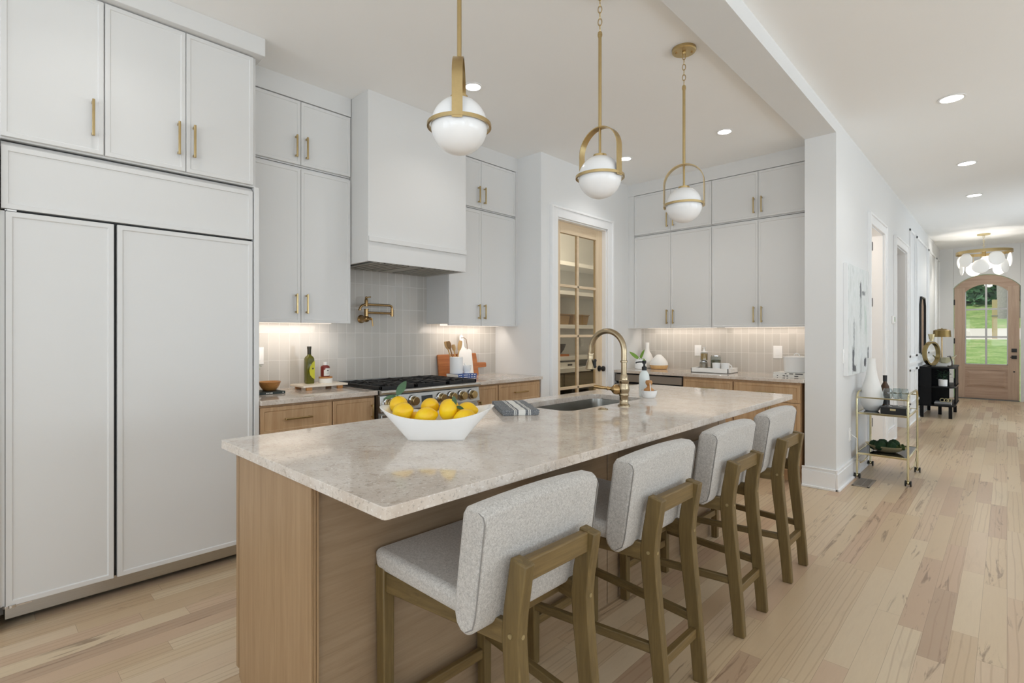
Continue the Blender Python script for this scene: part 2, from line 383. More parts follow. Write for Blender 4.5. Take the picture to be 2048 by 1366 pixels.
# ------------------------------------------------------------------ room shell
KC, HC, BZ = 3.03, 3.10, 2.99
FY = 14.15
WX = -1.03
def S_(name, mb, mat, parent=None, **k): return struct(mb.build(name, mat, parent, **k)) if parent is None else mb.build(name, mat, parent, **k)
S_('floor', MB().box(-4.9, 4.4, -3.7, FY + .1, -.1, 0), M['floor'])
S_('ceiling_kitchen', MB().box(-4.9, -1.15, -3.7, 5.75, KC, KC + .25), M['ceil'])
S_('ceiling_hall', MB().box(-1.15, 4.4, -3.7, FY + .1, HC, HC + .25), M['ceil'])
S_('ceiling_rooms', MB().box(-4.9, -1.15, 5.75, FY + .1, 2.9, 3.3), M['ceil'])
S_('ceiling_beam', MB().box(-1.265, WX, -3.6, 4.99, BZ, 3.2), M['wall'])
S_('wall_left', MB().box(-3.95, -3.8, -3.7, 3.85, 0, 3.1), M['wall'])
S_('wall_pantry_return', MB().box(-4.9, -3.30, 3.73, 3.85, 0, 3.1), M['wall'])
mb = MB().box(-3.30, -3.18, 3.73, 3.963, 0, 3.1).box(-3.30, -3.18, 4.836, 5.72, 0, 3.1).box(-3.30, -3.18, 3.963, 4.836, 2.452, 3.1)
S_('wall_pantry', mb, M['wall'])
S_('wall_back', MB().box(-3.3, -1.2, 5.6, 5.72, 0, 3.1), M['wall'])
mb = MB().box(-1.265, WX, 4.99, 5.75, 0, 3.15)
for y0, y1 in ((5.75, 6.43), (7.25, 8.12), (9.08, FY + .1)): mb.box(-1.15, WX, y0, y1, 0, 3.15)
mb.box(-1.15, WX, 6.43, 7.25, 2.452, 3.15).box(-1.15, WX, 8.12, 9.08, 2.452, 3.15)
S_('wall_hall', mb, M['wall'])
# front wall with an arched opening
DX0, DX1, DAP, DSP = -.795, .178, 2.515, 2.27
hw = (DX1 - DX0) / 2; rise = DAP - DSP; AR = (hw * hw + rise * rise) / (2 * rise); AC = ((DX0 + DX1) / 2, DAP - AR); AA = math.asin(hw / AR)
def arch(r, x0=None, x1=None, n=20):
    a = AA if x0 is None else math.asin(min(1, (AC[0] - x0) / r)); b = AA if x1 is None else math.asin(min(1, (x1 - AC[0]) / r))
    return [(AC[0] + r * math.sin(-a + (a + b) * i / n), AC[1] + r * math.cos(-a + (a + b) * i / n)) for i in range(n + 1)]
mb = MB().box(-4.9, DX0 - .012, FY, FY + .16, 0, 3.35).box(DX1 + .012, 4.4, FY, FY + .16, 0, 3.35)
A = arch(AR + .012); top = [(DX0 - .012, 3.35)] + [(A[0][0], A[0][1])] + A[1:-1] + [(A[-1][0], A[-1][1]), (DX1 + .012, 3.35)]
for i in range(len(A) - 1): mb.prism([A[i], A[i + 1], (A[i + 1][0], 3.35), (A[i][0], 3.35)], 'y', FY, FY + .16)
S_('wall_front', mb, M['wall'])
# living side: walls with windows behind the camera and on the right
def window_wall(name, ax, pos, spans, lo, hi, z0, z1):
    mb = MB(); e = lo
    def B(a, b, c, d): mb.box(a, b, pos, pos + .12, c, d) if ax == 'y' else mb.box(pos, pos + .12, a, b, c, d)
    for a, b in spans: B(e, a, 0, 3.35); B(a, b, 0, z0); B(a, b, z1, 3.35); e = b
    B(e, hi, 0, 3.35); S_(name, mb, M['wall'])
back_sp = [(-3.2, -1.2), (-.5, 1.5), (2.0, 4.0)]; right_sp = [(-2.6, -.6), (1.2, 3.2), (4.2, 6.2)]
window_wall('wall_rear', 'y', -3.72, back_sp, -4.9, 4.4, .3, 2.6)
window_wall('wall_right', 'x', 4.28, right_sp, -3.7, 7.1, .3, 2.6)
S_('wall_living', MB().box(1.1, 4.4, 7.0, 7.12, 0, 3.35), M['wall'])
S_('wall_hall_right', MB().box(1.1, 1.22, 7.12, 9.2, 0, 3.35).box(1.1, 1.22, 11.4, FY, 0, 3.35).box(1.1, 1.22, 9.2, 11.4, 0, .3).box(1.1, 1.22, 9.2, 11.4, 2.6, 3.35), M['wall'])
mb = MB().box(1.14, 1.18, 9.2, 9.26, .3, 2.6).box(1.14, 1.18, 11.34, 11.4, .3, 2.6).box(1.14, 1.18, 9.2, 11.4, .3, .36).box(1.14, 1.18, 9.2, 11.4, 2.54, 2.6).box(1.14, 1.18, 10.28, 10.32, .36, 2.54)
S_('window_7', mb, M['trim'])  # unseen window added so the foyer gets more light
S_('wall_foyer_outer', MB().box(4.28, 4.4, 7.1, FY, 0, 3.35), M['wall'])
k = 1
for ax, pos, sp in (('y', -3.68, back_sp), ('x', 4.32, right_sp)):
    for a, b in sp:
        mb = MB()
        def B(u0, u1, z0, z1): mb.box(u0, u1, pos - .02, pos + .03, z0, z1) if ax == 'y' else mb.box(pos - .02, pos + .03, u0, u1, z0, z1)
        B(a, a + .05, .3, 2.6); B(b - .05, b, .3, 2.6); B(a, b, .3, .35); B(a, b, 2.55, 2.6); B((a + b) / 2 - .02, (a + b) / 2 + .02, .35, 2.55); B(a, b, 1.55, 1.58)
        S_('window_%d' % k, mb, M['trim']); k += 1
# rooms beyond the hall doorways
S_('wall_rooms', MB().box(-3.3, -1.9, 7.62, 7.72, 0, 2.9).box(-2.6, -2.5, 5.75, 7.62, 0, 2.9), M['wall'])
S_('wall_rooms_far', MB().box(-4.9, -1.15, 10.3, 10.4, 0, 2.9), M['wall'])
S_('wall_outer', MB().box(-5.02, -4.9, 3.73, FY + .1, 0, 3.3), M['wall'])
lamp('room_light', 'POINT', (-1.75, 6.75, 2.4), (0, 0, 0), 14, (1, .84, .70), shadow_soft_size=.1)
# pantry closing wall
S_('wall_pantry_end', MB().box(-4.9, -3.3, 7.50, 7.60, 0, 3.1).box(-3.3, -3.18, 5.72, 7.60, 0, 3.1), M['wall'])
# backsplash tile
S_('wall_backsplash_range', MB().box(-3.8, -3.79, 1.19, 3.73, .914, 1.90), M['tiley'])
S_('wall_backsplash_back', MB().box(-3.18, -1.265, 5.59, 5.6, .914, 1.40), M['tilex'])

# baseboards and casings
def bb(name, pts, h=.175):
    """baseboard following floor points (outer face of the wall), with a cap moulding and a shoe"""
    mb = MB()
    for (a, b, nx, ny) in pts:
        def B(t0, t1, z0, z1):
            xs = sorted((a[0] + nx * t0, b[0] + nx * t1)); ys = sorted((a[1] + ny * t0, b[1] + ny * t1)); mb.box(xs[0], xs[1], ys[0], ys[1], z0, z1)
        B(0, .018, 0, h - .03); B(0, .012, h - .03, h - .012); B(0, .017, h - .012, h); B(0, .03, 0, .018)
    return S_(name, mb, M['trim'], bevel=.003)
bb('baseboard_column', [((-1.285, 4.99), (WX, 4.99), 0, -1)])
bb('baseboard_hall', [((WX, 4.972), (WX, 6.34), 1, 0), ((WX, 7.34), (WX, 8.03), 1, 0), ((WX, 9.17), (WX, FY), 1, 0)])
bb('baseboard_front', [((WX, FY), (DX0 - .06, FY), 0, -1), ((DX1 + .06, FY), (1.1, FY), 0, -1)])
bb('baseboard_pantry', [((-3.18, 4.93), (-3.18, 4.99), 1, 0)])
def casing(name, x, y0, y1, zt, w=.09, t=.022):
    mb = MB()
    mb.box(x, x + t, y0 - w, y0, 0, zt + w).box(x, x + t, y1, y1 + w, 0, zt + w).box(x, x + t, y0, y1, zt, zt + w)
    mb.box(x, x + t + .012, y0 - w - .012, y0 - w + .012, 0, zt + w).box(x, x + t + .012, y1 + w - .012, y1 + w + .012, 0, zt + w).box(x, x + t + .012, y0 - w - .012, y1 + w + .012, zt + w - .006, zt + w + .016)
    mb.box(x - .12, x, y0 - .001, y0 + .012, 0, zt).box(x - .12, x, y1 - .012, y1 + .001, 0, zt).box(x - .12, x, y0, y1, zt - .012, zt + .001)
    return S_(name, mb, M['trim'], bevel=.003)
casing('trim_1', -3.18, 3.963, 4.836, 2.452); casing('trim_2', WX, 6.43, 7.25, 2.452); casing('trim_3', WX, 8.12, 9.08, 2.452)
# picture-frame mouldings and chair rail on the hall wall
mb = MB()
def frame(y0, y1, z0, z1, w=.035, t=.02):
    mb.box(WX, WX + t, y0, y0 + w, z0, z1).box(WX, WX + t, y1 - w, y1, z0, z1).box(WX, WX + t, y0, y1, z0, z0 + w).box(WX, WX + t, y0, y1, z1 - w, z1)
for y0, y1 in ((9.45, 10.05), (10.25, 11.75), (11.95, 13.2), (13.4, 13.95)): frame(y0, y1, .28, .80); frame(y0, y1, .97, 2.85)
mb.box(WX, WX + .03, 9.2, FY, .86, .90)
S_('trim_4', mb, M['trim'], bevel=.003)
# front door casing (thin, follows the arch) and threshold
mb = MB()
A0, A1 = arch(AR + .011), arch(AR + .03)
for i in range(len(A0) - 1): mb.prism([A0[i], A0[i + 1], A1[i + 1], A1[i]], 'y', FY - .004, FY + .02)
S_('trim_5', mb, M['wall'])
S_('trim_6', MB().box(DX0, DX1, FY - .02, FY + .16, 0, .018), M['darksteel'])

# ------------------------------------------------------------------ doors (setting)
# pantry door: pale oak with glazed lights
d = bpy.data.objects.new('door_1', None); C.objects.link(d); d.location = (-3.25, 3.975, 0); struct(d)
py0, py1, px0, px1 = 3.975, 4.824, -3.27, -3.23
mb = W(d); mb.box(px0, px1, py0, py0 + .11, .01, 2.44).box(px0, px1, py1 - .11, py1, .01, 2.44)
mb.build('stile', M['pine'], d, bevel=.003)
mb = W(d); mb.box(px0, px1, py0 + .11, py1 - .11, 2.33, 2.44).box(px0, px1, py0 + .11, py1 - .11, .01, .24); mb.build('rail', M['piney'], d, bevel=.003)
mb = W(d); ym = 4.39
mb.box(px0 + .004, px1 - .004, ym - .014, ym + .014, .24, 2.33)
for z in (.76, 1.29, 1.80): mb.box(px0 + .004, px1 - .004, py0 + .11, py1 - .11, z - .014, z + .014)
mb.build('muntin', M['piney'], d, bevel=.004)
W(d).box(-3.252, -3.248, py0 + .11, py1 - .11, .24, 2.33).build('glass', M['pantryglass'], d)
mb = W(d); mb.lathe([(.032, 0), (.032, .008), (.012, .012), (.012, .035), (.024, .04), (.03, .052), (.026, .066), (.0, .07)], (px1, 4.765, .935), 20, 'x')
mb.lathe([(.032, 0), (.032, -.008), (.012, -.012), (.012, -.035), (.024, -.04), (.03, -.052), (.026, -.066), (.0, -.07)], (px0, 4.765, .935), 20, 'x')
lbl(mb.build('knob', M['black'], d, smooth=True), 'black round knob')
# front door: oak, arched, six lights over a raised panel
d = bpy.data.objects.new('door_2', None); C.objects.link(d); d.location = ((DX0 + DX1) / 2, FY + .03, 0); struct(d)
ya, yb = FY + .01, FY + .055
gx0, gx1, gz0, gar = -.625, .012, .705, AR - .19
GA = arch(gar, gx0, gx1); DA = arch(AR)
mb = W(d); mb.box(DX0, gx0, ya, yb, .02, DSP); mb.box(gx1, DX1, ya, yb, .02, DSP)
mb.build('stile', M['doorwood'], d)
mb = W(d)
zs = min(GA[0][1], GA[-1][1])
DB = arch(AR, None, None, 40)
def zin(x):
    if x <= gx0 or x >= gx1: return DSP
    return AC[1] + math.sqrt(gar * gar - (x - AC[0]) ** 2)
xs = sorted(set([p[0] for p in DB] + [gx0, gx1]))
for i in range(len(xs) - 1):
    a, b = xs[i], xs[i + 1]; e = 1e-6
    f = lambda x: AC[1] + math.sqrt(max(0, AR * AR - (x - AC[0]) ** 2))
    mb.prism([(a, zin(a + e)), (b, zin(b - e)), (b, f(b)), (a, f(a))], 'y', ya, yb)
mb.box(gx0, gx1, ya, yb, .60, gz0).box(gx0, gx1, ya, yb, .02, .22)
mb.build('rail', M['doorwoodx'], d)
mb = W(d); mb.box(gx0, gx1, ya + .014, yb - .014, .22, .60).hexa([(gx0 + .03, ya + .014, .25), (gx1 - .03, ya + .014, .25), (gx1 - .03, ya + .014, .57), (gx0 + .03, ya + .014, .57)], [(gx0 + .07, ya + .002, .29), (gx1 - .07, ya + .002, .29), (gx1 - .07, ya + .002, .53), (gx0 + .07, ya + .002, .53)])
mb.build('panel', M['doorwoodx'], d)
mb = W(d); xm = -.306
mb.box(xm - .016, xm + .016, ya + .004, yb - .004, gz0, zin(xm))
for z in (1.262, 1.822): mb.box(gx0, gx1, ya + .006, yb - .006, z - .016, z + .016)
mb.box(gx0, gx0 + .014, ya - .004, yb, gz0, GA[0][1]).box(gx1 - .014, gx1, ya - .004, yb, gz0, GA[-1][1]).box(gx0, gx1, ya - .004, yb, gz0, gz0 + .014)
mb.build('muntin', plain('muntin_grey', S(196, 197, 200), .5), d)
mb = W(d)
for i in range(len(GA) - 1): mb.prism([(GA[i][0], gz0), (GA[i + 1][0], gz0), GA[i + 1], GA[i]], 'y', FY + .03, FY + .034)
mb.build('glass', M['glass'], d)
mb = W(d)
for z in (1.0, .865): mb.box(.062, .138, ya - .02, ya, z - .034, z + .034)
mb.box(.045, .13, ya - .05, ya - .035, .857, .873); mb.box(.10, .115, ya - .04, ya, .857, .873); mb.lathe([(.014, 0), (.014, -.008), (0, -.009)], (.10, ya, .58), 12, 'y')
lbl(mb.build('lock', M['black'], d, bevel=.003), 'black square deadbolt and lever')
mb = W(d)
for z in (.35, 1.18, 1.98): mb.box(DX0 - .008, DX0 + .012, ya - .012, ya, z - .055, z + .055)
mb.build('hinge', M['black'], d)
# white door standing open inside the first hall doorway
d = bpy.data.objects.new('door_3', None); C.objects.link(d); d.location = (-1.16, 7.22, 0); struct(d)
mb = W(d); mb.box(-1.95, -1.17, 7.26, 7.30, .01, 2.43)
for z0, z1 in ((.2, 1.0), (1.1, 2.3)): mb.box(-1.86, -1.27, 7.25, 7.262, z0, z1)
mb.build('panel', M['trim'], d, bevel=.004)
mb = W(d)
for z in (.29, .98, 1.68, 2.33): mb.box(-1.152, -1.128, 7.232, 7.24, z - .05, z + .05)
mb.build('hinge', M['black'], d, bevel=.002)

# ------------------------------------------------------------------ cabinets
class Face:
    """a cabinet face: facing 'x' (looks to +x, u = y) or 'y' (looks to -y, u = x); p is the plane of the door fronts"""
    def __init__(s, ax, p): s.ax = ax; s.p = p
    def P(s, u, v, n): return (s.p + n, u, v) if s.ax == 'x' else (u, s.p - n, v)
    def box(s, mb, u0, u1, v0, v1, n0, n1):
        return mb.hexa([s.P(u0, v0, n0), s.P(u1, v0, n0), s.P(u1, v1, n0), s.P(u0, v1, n0)], [s.P(u0, v0, n1), s.P(u1, v0, n1), s.P(u1, v1, n1), s.P(u0, v1, n1)])
    def shaker(s, mb, u0, u1, v0, v1, t=.02, fr=.02, rec=.005):
        o = [(u0, v0), (u1, v0), (u1, v1), (u0, v1)]; i1 = [(u0 + fr, v0 + fr), (u1 - fr, v0 + fr), (u1 - fr, v1 - fr), (u0 + fr, v1 - fr)]
        e = .002; i2 = [(u0 + fr + e, v0 + fr + e), (u1 - fr - e, v0 + fr + e), (u1 - fr - e, v1 - fr - e), (u0 + fr + e, v1 - fr - e)]
        R = [[s.P(*q, -t) for q in o], [s.P(*q, 0) for q in o], [s.P(*q, 0) for q in i1], [s.P(*q, -rec) for q in i2]]
        return mb.rings(R)
    def pull(s, mb, u, v, L, vert=True, d=.032, w=.011):
        h = L / 2
        if vert:
            s.box(mb, u - w / 2, u + w / 2, v - h, v + h, d - w, d)
            for q in (v - h + .006, v + h - .018): s.box(mb, u - w / 2, u + w / 2, q, q + .012, 0, d - w / 2)
        else:
            s.box(mb, u - h, u + h, v - w / 2, v + w / 2, d - w, d)
            for q in (u - h + .006, u + h - .018): s.box(mb, q, q + .012, v - w / 2, v + w / 2, 0, d - w / 2)
def cabinet(name, label, F, u0, u1, z0, z1, depth, fronts, body, front, cat='cabinet', group=None, toe=None, pull='brass', body_face=.021):
    """fronts: (kind, u0, u1, z0, z1, handle) with handle = None or (u, z, length, vertical)"""
    loc = F.P((u0 + u1) / 2, 0 if toe else z0, 0)
    t = thing(name, label, cat, loc, 0, group)
    mb = W(t); F.box(mb, u0, u1, z0, z1, -depth, -body_face); mb.build('body', body, t)
    for kind, a, b, c, e, hd in fronts:
        mb = W(t); F.shaker(mb, a, b, c, e, fr=.02 if front == M['cab'] else .024); o = mb.build(kind, front, t, bevel=.0015, seg=1)
        if hd:
            mb = W(t); F.pull(mb, hd[0], hd[1], hd[2], hd[3]); lbl(mb.build('handle', M[pull], o, bevel=.002), 'brushed brass bar pull')
    if toe:
        mb = W(t); F.box(mb, u0, u1, 0, z0, -depth, -.09); mb.build('toe_kick', body, t)
    return t
G = .0025
def pair(u0, um, u1, z0, z1, hz, hl, off=.036, kind='door'):
    return [(kind, u0 + G, um - G * .6, z0, z1, (um - off, hz, hl, True)), (kind, um + G * .6, u1 - G, z0, z1, (um + off, hz, hl, True))]

FX = Face('x', -3.18)
# fridge wall
t = thing('refrigerator', 'tall built-in refrigerator behind white panels, full height at the left edge', 'refrigerator', (-3.19, .63, 0))
mb = W(t); mb.box(-3.79, -3.222, .112, 1.152, .10, 2.135); mb.build('body', M['black'], t)
F_ = Face('x', -3.19)
for a, b in ((.114, .498), (.511, 1.149)):
    mb = W(t); F_.shaker(mb, a, b, .10, 1.847, t=.03, fr=.022, rec=.006); mb.build('door', M['cab'], t, bevel=.002)
mb = W(t); F_.shaker(mb, .100, 1.149, 1.859, 2.137, t=.03, fr=.022, rec=.006); mb.hexa([(-3.19, .100, 2.125), (-3.19, 1.149, 2.125), (-3.22, 1.149, 2.125), (-3.22, .1, 2.125)], [(-3.192, .1, 2.137), (-3.192, 1.149, 2.137), (-3.22, 1.149, 2.160), (-3.22, .1, 2.160)])
mb.build('grille_panel', M['cab'], t)
mb = W(t); mb.box(-3.30, -3.205, .097, .1125, .10, 1.85).box(-3.79, -3.30, .097, .1115, .03, 2.16); mb.build('side_trim', M['plastic'], t)
mb = W(t); mb.box(-3.225, -3.20, .112, .118, 1.851, 1.857).box(-3.215, -3.195, .119, .15, 1.8495, 1.8575); mb.build('hinge', M['chrome'], t)
mb = W(t); mb.box(-3.79, -3.235, .114, 1.149, .03, .10); lbl(mb.build('toe_grille', M['steel'], t), 'brushed steel toe plate')
mb = W(t)
for y, q in ((.135, .02), (.118, .014)): mb.cyl((-3.205, y, .092), q, .012, 14)
mb.box(-3.235, -3.19, .113, .20, .094, .100); mb.build('hinge', M['chrome'], t)
t = tag(MB().box(-3.8, -3.175, .078, .096, 0, 2.165).build('end_panel', M['cab'], None, bevel=.002), 'white tall end panel on the left side of the refrigerator', 'panel')
t = tag(MB().box(-3.8, -3.18, 1.155, 1.182, 0, 2.165).build('end_panel', M['cab'], None, bevel=.002), 'white tall end panel between the refrigerator and the range counter', 'panel')
cabinet('wall_cabinet', 'white single-door cabinet above the refrigerator, nearest the left edge', FX, .098, .459, 2.168, 2.925, .62,
        [('door', .098, .459 - G, 2.175, 2.918, (.459 - .045, 2.175 + .165, .175, True))], M['cab'], M['cab'], group=None)
cabinet('wall_cabinet', 'white two-door cabinet above the refrigerator, next to the ceiling crown', FX, .459, 1.168, 2.168, 2.925, .62,
        pair(.459, .806, 1.152, 2.175, 2.918, 2.175 + .165, .175, .036), M['cab'], M['cab'])
# uppers beside the hood
FU = Face('x', -3.48)
LU = [(1.184, 1.566, 1.937), (2.858, 3.24, 3.70)]
for i, (a, m, b) in enumerate(LU):
    side = 'left of the range hood, beside the refrigerator' if i == 0 else 'right of the range hood, beside the pantry wall'
    t = cabinet('wall_cabinet', 'white tall two-door wall cabinet ' + side, FU, a, b, 1.40, 2.445, .315, pair(a, m, b, 1.384, 2.43, 1.512, .135), M['cab'], M['cab'])
    mb = W(t); mb.box(-3.70, -3.66, a + .08, b - .06, 1.385, 1.40); lbl(mb.build('light_bar', M['ledbar'], t), 'glowing warm under-cabinet strip')
    cabinet('wall_cabinet', 'white short two-door cabinet at the top, ' + side, FU, a, b, 2.45, 2.895, .315, pair(a, m, b, 2.458, 2.89, 2.575, .15), M['cab'], M['cab'])
    lamp('under_cabinet_light', 'AREA', (-3.62, (a + b) / 2, 1.345), (0, PI / 4, 0), 1.1, (1, .87, .75), shape='RECTANGLE', size=.08, size_y=b - a - .1)
# crown friezes between the cabinets and the ceiling (setting)
S_('trim_8', MB().box(-3.8, -3.135, -.4, 1.20, 2.925, KC), M['cab'], bevel=.003)
S_('trim_9', MB().box(-3.8, -3.478, 1.20, 1.937, 2.897, KC), M['cab'])
S_('trim_10', MB().box(-3.8, -3.478, 2.858, 3.73, 2.897, KC), M['cab'])
S_('trim_11', MB().box(-3.8, -3.482, 3.702, 3.73, 1.384, 2.897), M['cab'])
# range hood
hy0, hy1, hxf, hz = 1.942, 2.854, -3.25, 1.822
t = thing('range_hood', 'white box range hood rising to the ceiling above the range', 'range hood', (-3.5, 2.398, hz))
mb = W(t)
mb.box(hxf - .02, hxf, hy0, hy1, hz, KC).box(-3.79, hxf - .02, hy0, hy0 + .02, hz, KC).box(-3.79, hxf - .02, hy1 - .02, hy1, hz, KC).box(-3.79, hxf - .02, hy0 + .02, hy1 - .02, hz + .16, hz + .18)
mb.build('body', M['cab'], t, bevel=.002)
mb = W(t); mb.box(hxf, hxf + .014, hy0, hy1, 1.962, 2.0); mb.build('trim_strip', M['cab'], t, bevel=.003)
mb = W(t); mb.box(-3.77, hxf - .022, hy0 + .022, hy1 - .022, hz + .009, hz + .05).box(-3.725, hxf - .055, hy0 + .385, hy0 + .50, hz - .001, hz + .021); ins = mb.build('filter_insert', M['filter'], t)
for y0, y1 in ((hy0 + .06, hy0 + .37), (hy0 + .52, hy1 - .05)):
    mb = W(t)
    n = 6 if y0 < hy0 + .1 else 7
    for k in range(n): y = y0 + (y1 - y0) * (k + .5) / n; mb.box(-3.745, hxf - .04, y - .0165, y + .0165, hz - .001, hz + .005)
    mb.build('baffle', M['filter'], ins)
mb = W(t); mb.box(-3.75, hxf - .03, hy0 + .03, hy1 - .03, hz + .0055, hz + .0085); mb.build('slot', M['bglass'], ins)
# back wall uppers
FB = Face('y', 5.28)
BX = [(-3.10, -2.652, -2.20, 'left'), (-2.20, -1.745, -1.30, 'right')]
for a, m, b, s in BX:
    side = 'on back wall beside the pantry door' if s == 'left' else 'on back wall beside the white pillar'
    t = cabinet('wall_cabinet', 'white tall two-door cabinet ' + side, FB, a, b, 1.39, 2.425, .305, pair(a, m, b, 1.376, 2.41, 1.50, .155), M['cab'], M['cab'])
    mb = W(t); mb.box(a + .05, b - .05, 5.50, 5.54, 1.377, 1.39); lbl(mb.build('light_bar', M['ledbar'], t), 'glowing warm under-cabinet strip')
    cabinet('wall_cabinet', 'white short two-door top cabinet ' + side, FB, a, b, 2.43, 2.895, .305, pair(a, m, b, 2.44, 2.888, 2.56, .155), M['cab'], M['cab'])
    lamp('under_cabinet_light', 'AREA', ((a + b) / 2, 5.42, 1.337), (0, -PI / 4, PI / 2), .85, (1, .87, .75), shape='RECTANGLE', size=.08, size_y=b - a - .06)
S_('trim_12', MB().box(-3.18, -1.265, 5.278, 5.6, 2.895, KC), M['cab'])
S_('trim_13', MB().box(-3.18, -3.102, 5.285, 5.6, 1.376, 2.895), M['cab'])
S_('trim_14', MB().box(-1.298, -1.266, 5.29, 5.6, 1.376, 2.895), M['cab'])

# base cabinets
FL = Face('x', -3.18); CT0, CT1 = .884, .914
cabinet('base_cabinet', 'oak base cabinet with a wide drawer, beside the refrigerator', FL, 1.184, 1.640, .10, CT0 - .003, .60,
        [('drawer', 1.188, 1.636, .705, .868, (1.41, .79, .17, False)), ('drawer', 1.188, 1.636, .41, .70, (1.41, .60, .17, False)), ('drawer', 1.188, 1.636, .11, .405, (1.41, .31, .17, False))], M['oakbase'], M['oakbase'], toe=1)
cabinet('base_cabinet', 'oak narrow pull-out base cabinet immediately left of the range', FL, 1.640, 1.962, .10, CT0 - .003, .60,
        [('door', 1.644, 1.95, .11, .868, (1.925, .775, .10, True))], M['oakbase'], M['oakbase'], toe=1)
cabinet('base_cabinet', 'oak narrow base cabinet immediately right of the range', FL, 2.905, 3.162, .10, CT0 - .003, .60,
        [('door', 2.915, 3.158, .11, .868, (2.94, .70, .10, True))], M['oakbase'], M['oakbase'], toe=1)
cabinet('base_cabinet', 'oak base cabinet with drawers in the corner by the pantry wall', FL, 3.162, 3.726, .10, CT0 - .003, .60,
        [('drawer', 3.168, 3.712, .705, .868, (3.44, .79, .17, False)), ('drawer', 3.168, 3.712, .41, .70, (3.44, .60, .17, False)), ('drawer', 3.168, 3.712, .11, .405, (3.44, .31, .17, False))], M['oakbase'], M['oakbase'], toe=1)
FBB = Face('y', 4.985)
t = thing('beverage_cooler', 'grey-framed undercounter beverage cooler at the pantry end of the back counter', 'cooler', (-2.78, 5.0, 0))
mb = W(t); mb.box(-3.17, -2.385, 5.03, 5.58, .10, .875); mb.build('body', M['black'], t)
mb = W(t); mb.box(-3.17, -2.388, 4.995, 5.03, .79, .868); mb.build('top_panel', M['taupesteel'], t, bevel=.003)
for a, b in ((-3.168, -2.78), (-2.775, -2.39)):
    mb = W(t); z0, z1 = .10, .765
    mb.box(a, a + .05, 4.99, 5.03, z0, z1).box(b - .05, b, 4.99, 5.03, z0, z1).box(a + .05, b - .05, 4.99, 5.03, z0, z0 + .05).box(a + .05, b - .05, 4.99, 5.03, z1 - .03, z1)
    o = mb.build('door', M['taupesteel'], t, bevel=.002)
    mb = W(t); mb.box(a + .05, b - .05, 5.0, 5.01, z0 + .05, z1 - .03); mb.build('glass', M['bglass'], o)
mb = W(t); mb.box(-3.17, -2.385, 5.06, 5.58, 0, .10); mb.build('toe_kick', M['black'], t)
cabinet('base_cabinet', 'oak back-wall base cabinet with one drawer over doors, next to the beverage cooler', FBB, -2.375, -1.872, .10, CT0 - .003, .60,
        [('drawer', -2.366, -1.878, .705, .862, (-2.12, .785, .16, False)), ('door', -2.366, -2.124, .11, .70, (-2.155, .60, .13, True)), ('door', -2.121, -1.878, .11, .70, (-1.92, .63, .13, True))], M['oakbase'], M['oakbase'], toe=1)
cabinet('base_cabinet', 'oak back-wall base cabinet with a wide drawer, next to the white pillar', FBB, -1.872, -1.296, .10, CT0 - .003, .60,
        [('drawer', -1.866, -1.302, .705, .862, (-1.58, .785, .17, False)), ('door', -1.866, -1.586, .11, .70, (-1.83, .63, .13, True)), ('door', -1.582, -1.302, .11, .70, (-1.545, .60, .13, True))], M['oakbase'], M['oakbase'], toe=1)
# worktops
tag(MB().box(-3.79, -3.155, 1.184, 1.963, CT0, CT1).build('worktop', M['quartz'], None, bevel=.003), 'pale speckled worktop between the refrigerator and the range', 'worktop')
tag(MB().box(-3.79, -3.155, 2.903, 3.728, CT0, CT1).build('worktop', M['quartz'], None, bevel=.003), 'pale speckled worktop between the range and the pantry wall', 'worktop')
tag(MB().box(-3.178, -1.268, 4.965, 5.59, CT0, CT1).build('worktop', M['quartz'], None, bevel=.003), 'long pale speckled worktop along the back wall', 'worktop')

# ------------------------------------------------------------------ island
IX0, IX1, IY0, IY1 = -2.097, -1.006, .642, 3.70
SX0, SX1, SY0, SY1 = -1.968, -1.60, 2.09, 2.86
t = thing('kitchen_island', 'long oak kitchen island base under the pale worktop', 'kitchen island', (-1.66, 2.03, 0))
ix0, ix1, iy0, iy1 = -1.955, -1.408, .672, 3.59
mb = W(t)   # open carcass, so that the sink hangs free inside it
mb.box(ix0, ix1, iy0, iy0 + .03, .11, .883).box(ix0, ix1, iy1 - .03, iy1, 0, .883).box(ix1 - .02, ix1, iy0, iy1, 0, .883).box(ix0, ix0 + .02, iy0, 2.03, .11, .883).box(ix0, ix0 + .02, 2.92, iy1, .11, .883).box(ix0, ix0 + .02, 2.03, 2.92, .11, .64).box(ix0 + .05, ix1, iy0 + .03, iy1 - .03, .10, .12).box(ix0 + .05, ix0 + .07, iy0 + .02, iy1, 0, .11)
mb.build('body', M['oak'], t)
mb = W(t); mb.prism([(ix0 + .012, .105), (ix0 + .045, .085), (ix0 + .045, 0), (-1.412, 0), (-1.412, .883), (ix0 + .012, .883)], 'y', .655, .672)
mb.build('end_panel', M['oak'], t)
mb = W(t); mb.box(-1.411, -1.400, .650, .672, 0, .883).box(-1.400, -1.383, .650, .655, 0, .883).box(-1.400, -1.385, .655, .657, 0, .883).box(-1.400, -1.383, .657, .664, 0, .883).box(-1.400, -1.386, .664, .666, 0, .883).box(-1.400, -1.383, .666, .673, 0, .883)
lbl(mb.build('corner_post', M['oak'], t), 'narrow reeded corner post')
for a, b in ((.675, 2.132), (2.238, 3.465)):
    mb = W(t); mb.box(-1.408, -1.400, a, b, 0, .883); mb.build('back_panel', M['oakx'], t)
for a, b in ((2.136, 2.234), (3.47, 3.59)):
    mb = W(t); mb.box(-1.408, -1.3975, a, b, 0, .883); mb.build('batten', M['oakx'], t, bevel=.003)
FI = Face('x', 0)
n = 5
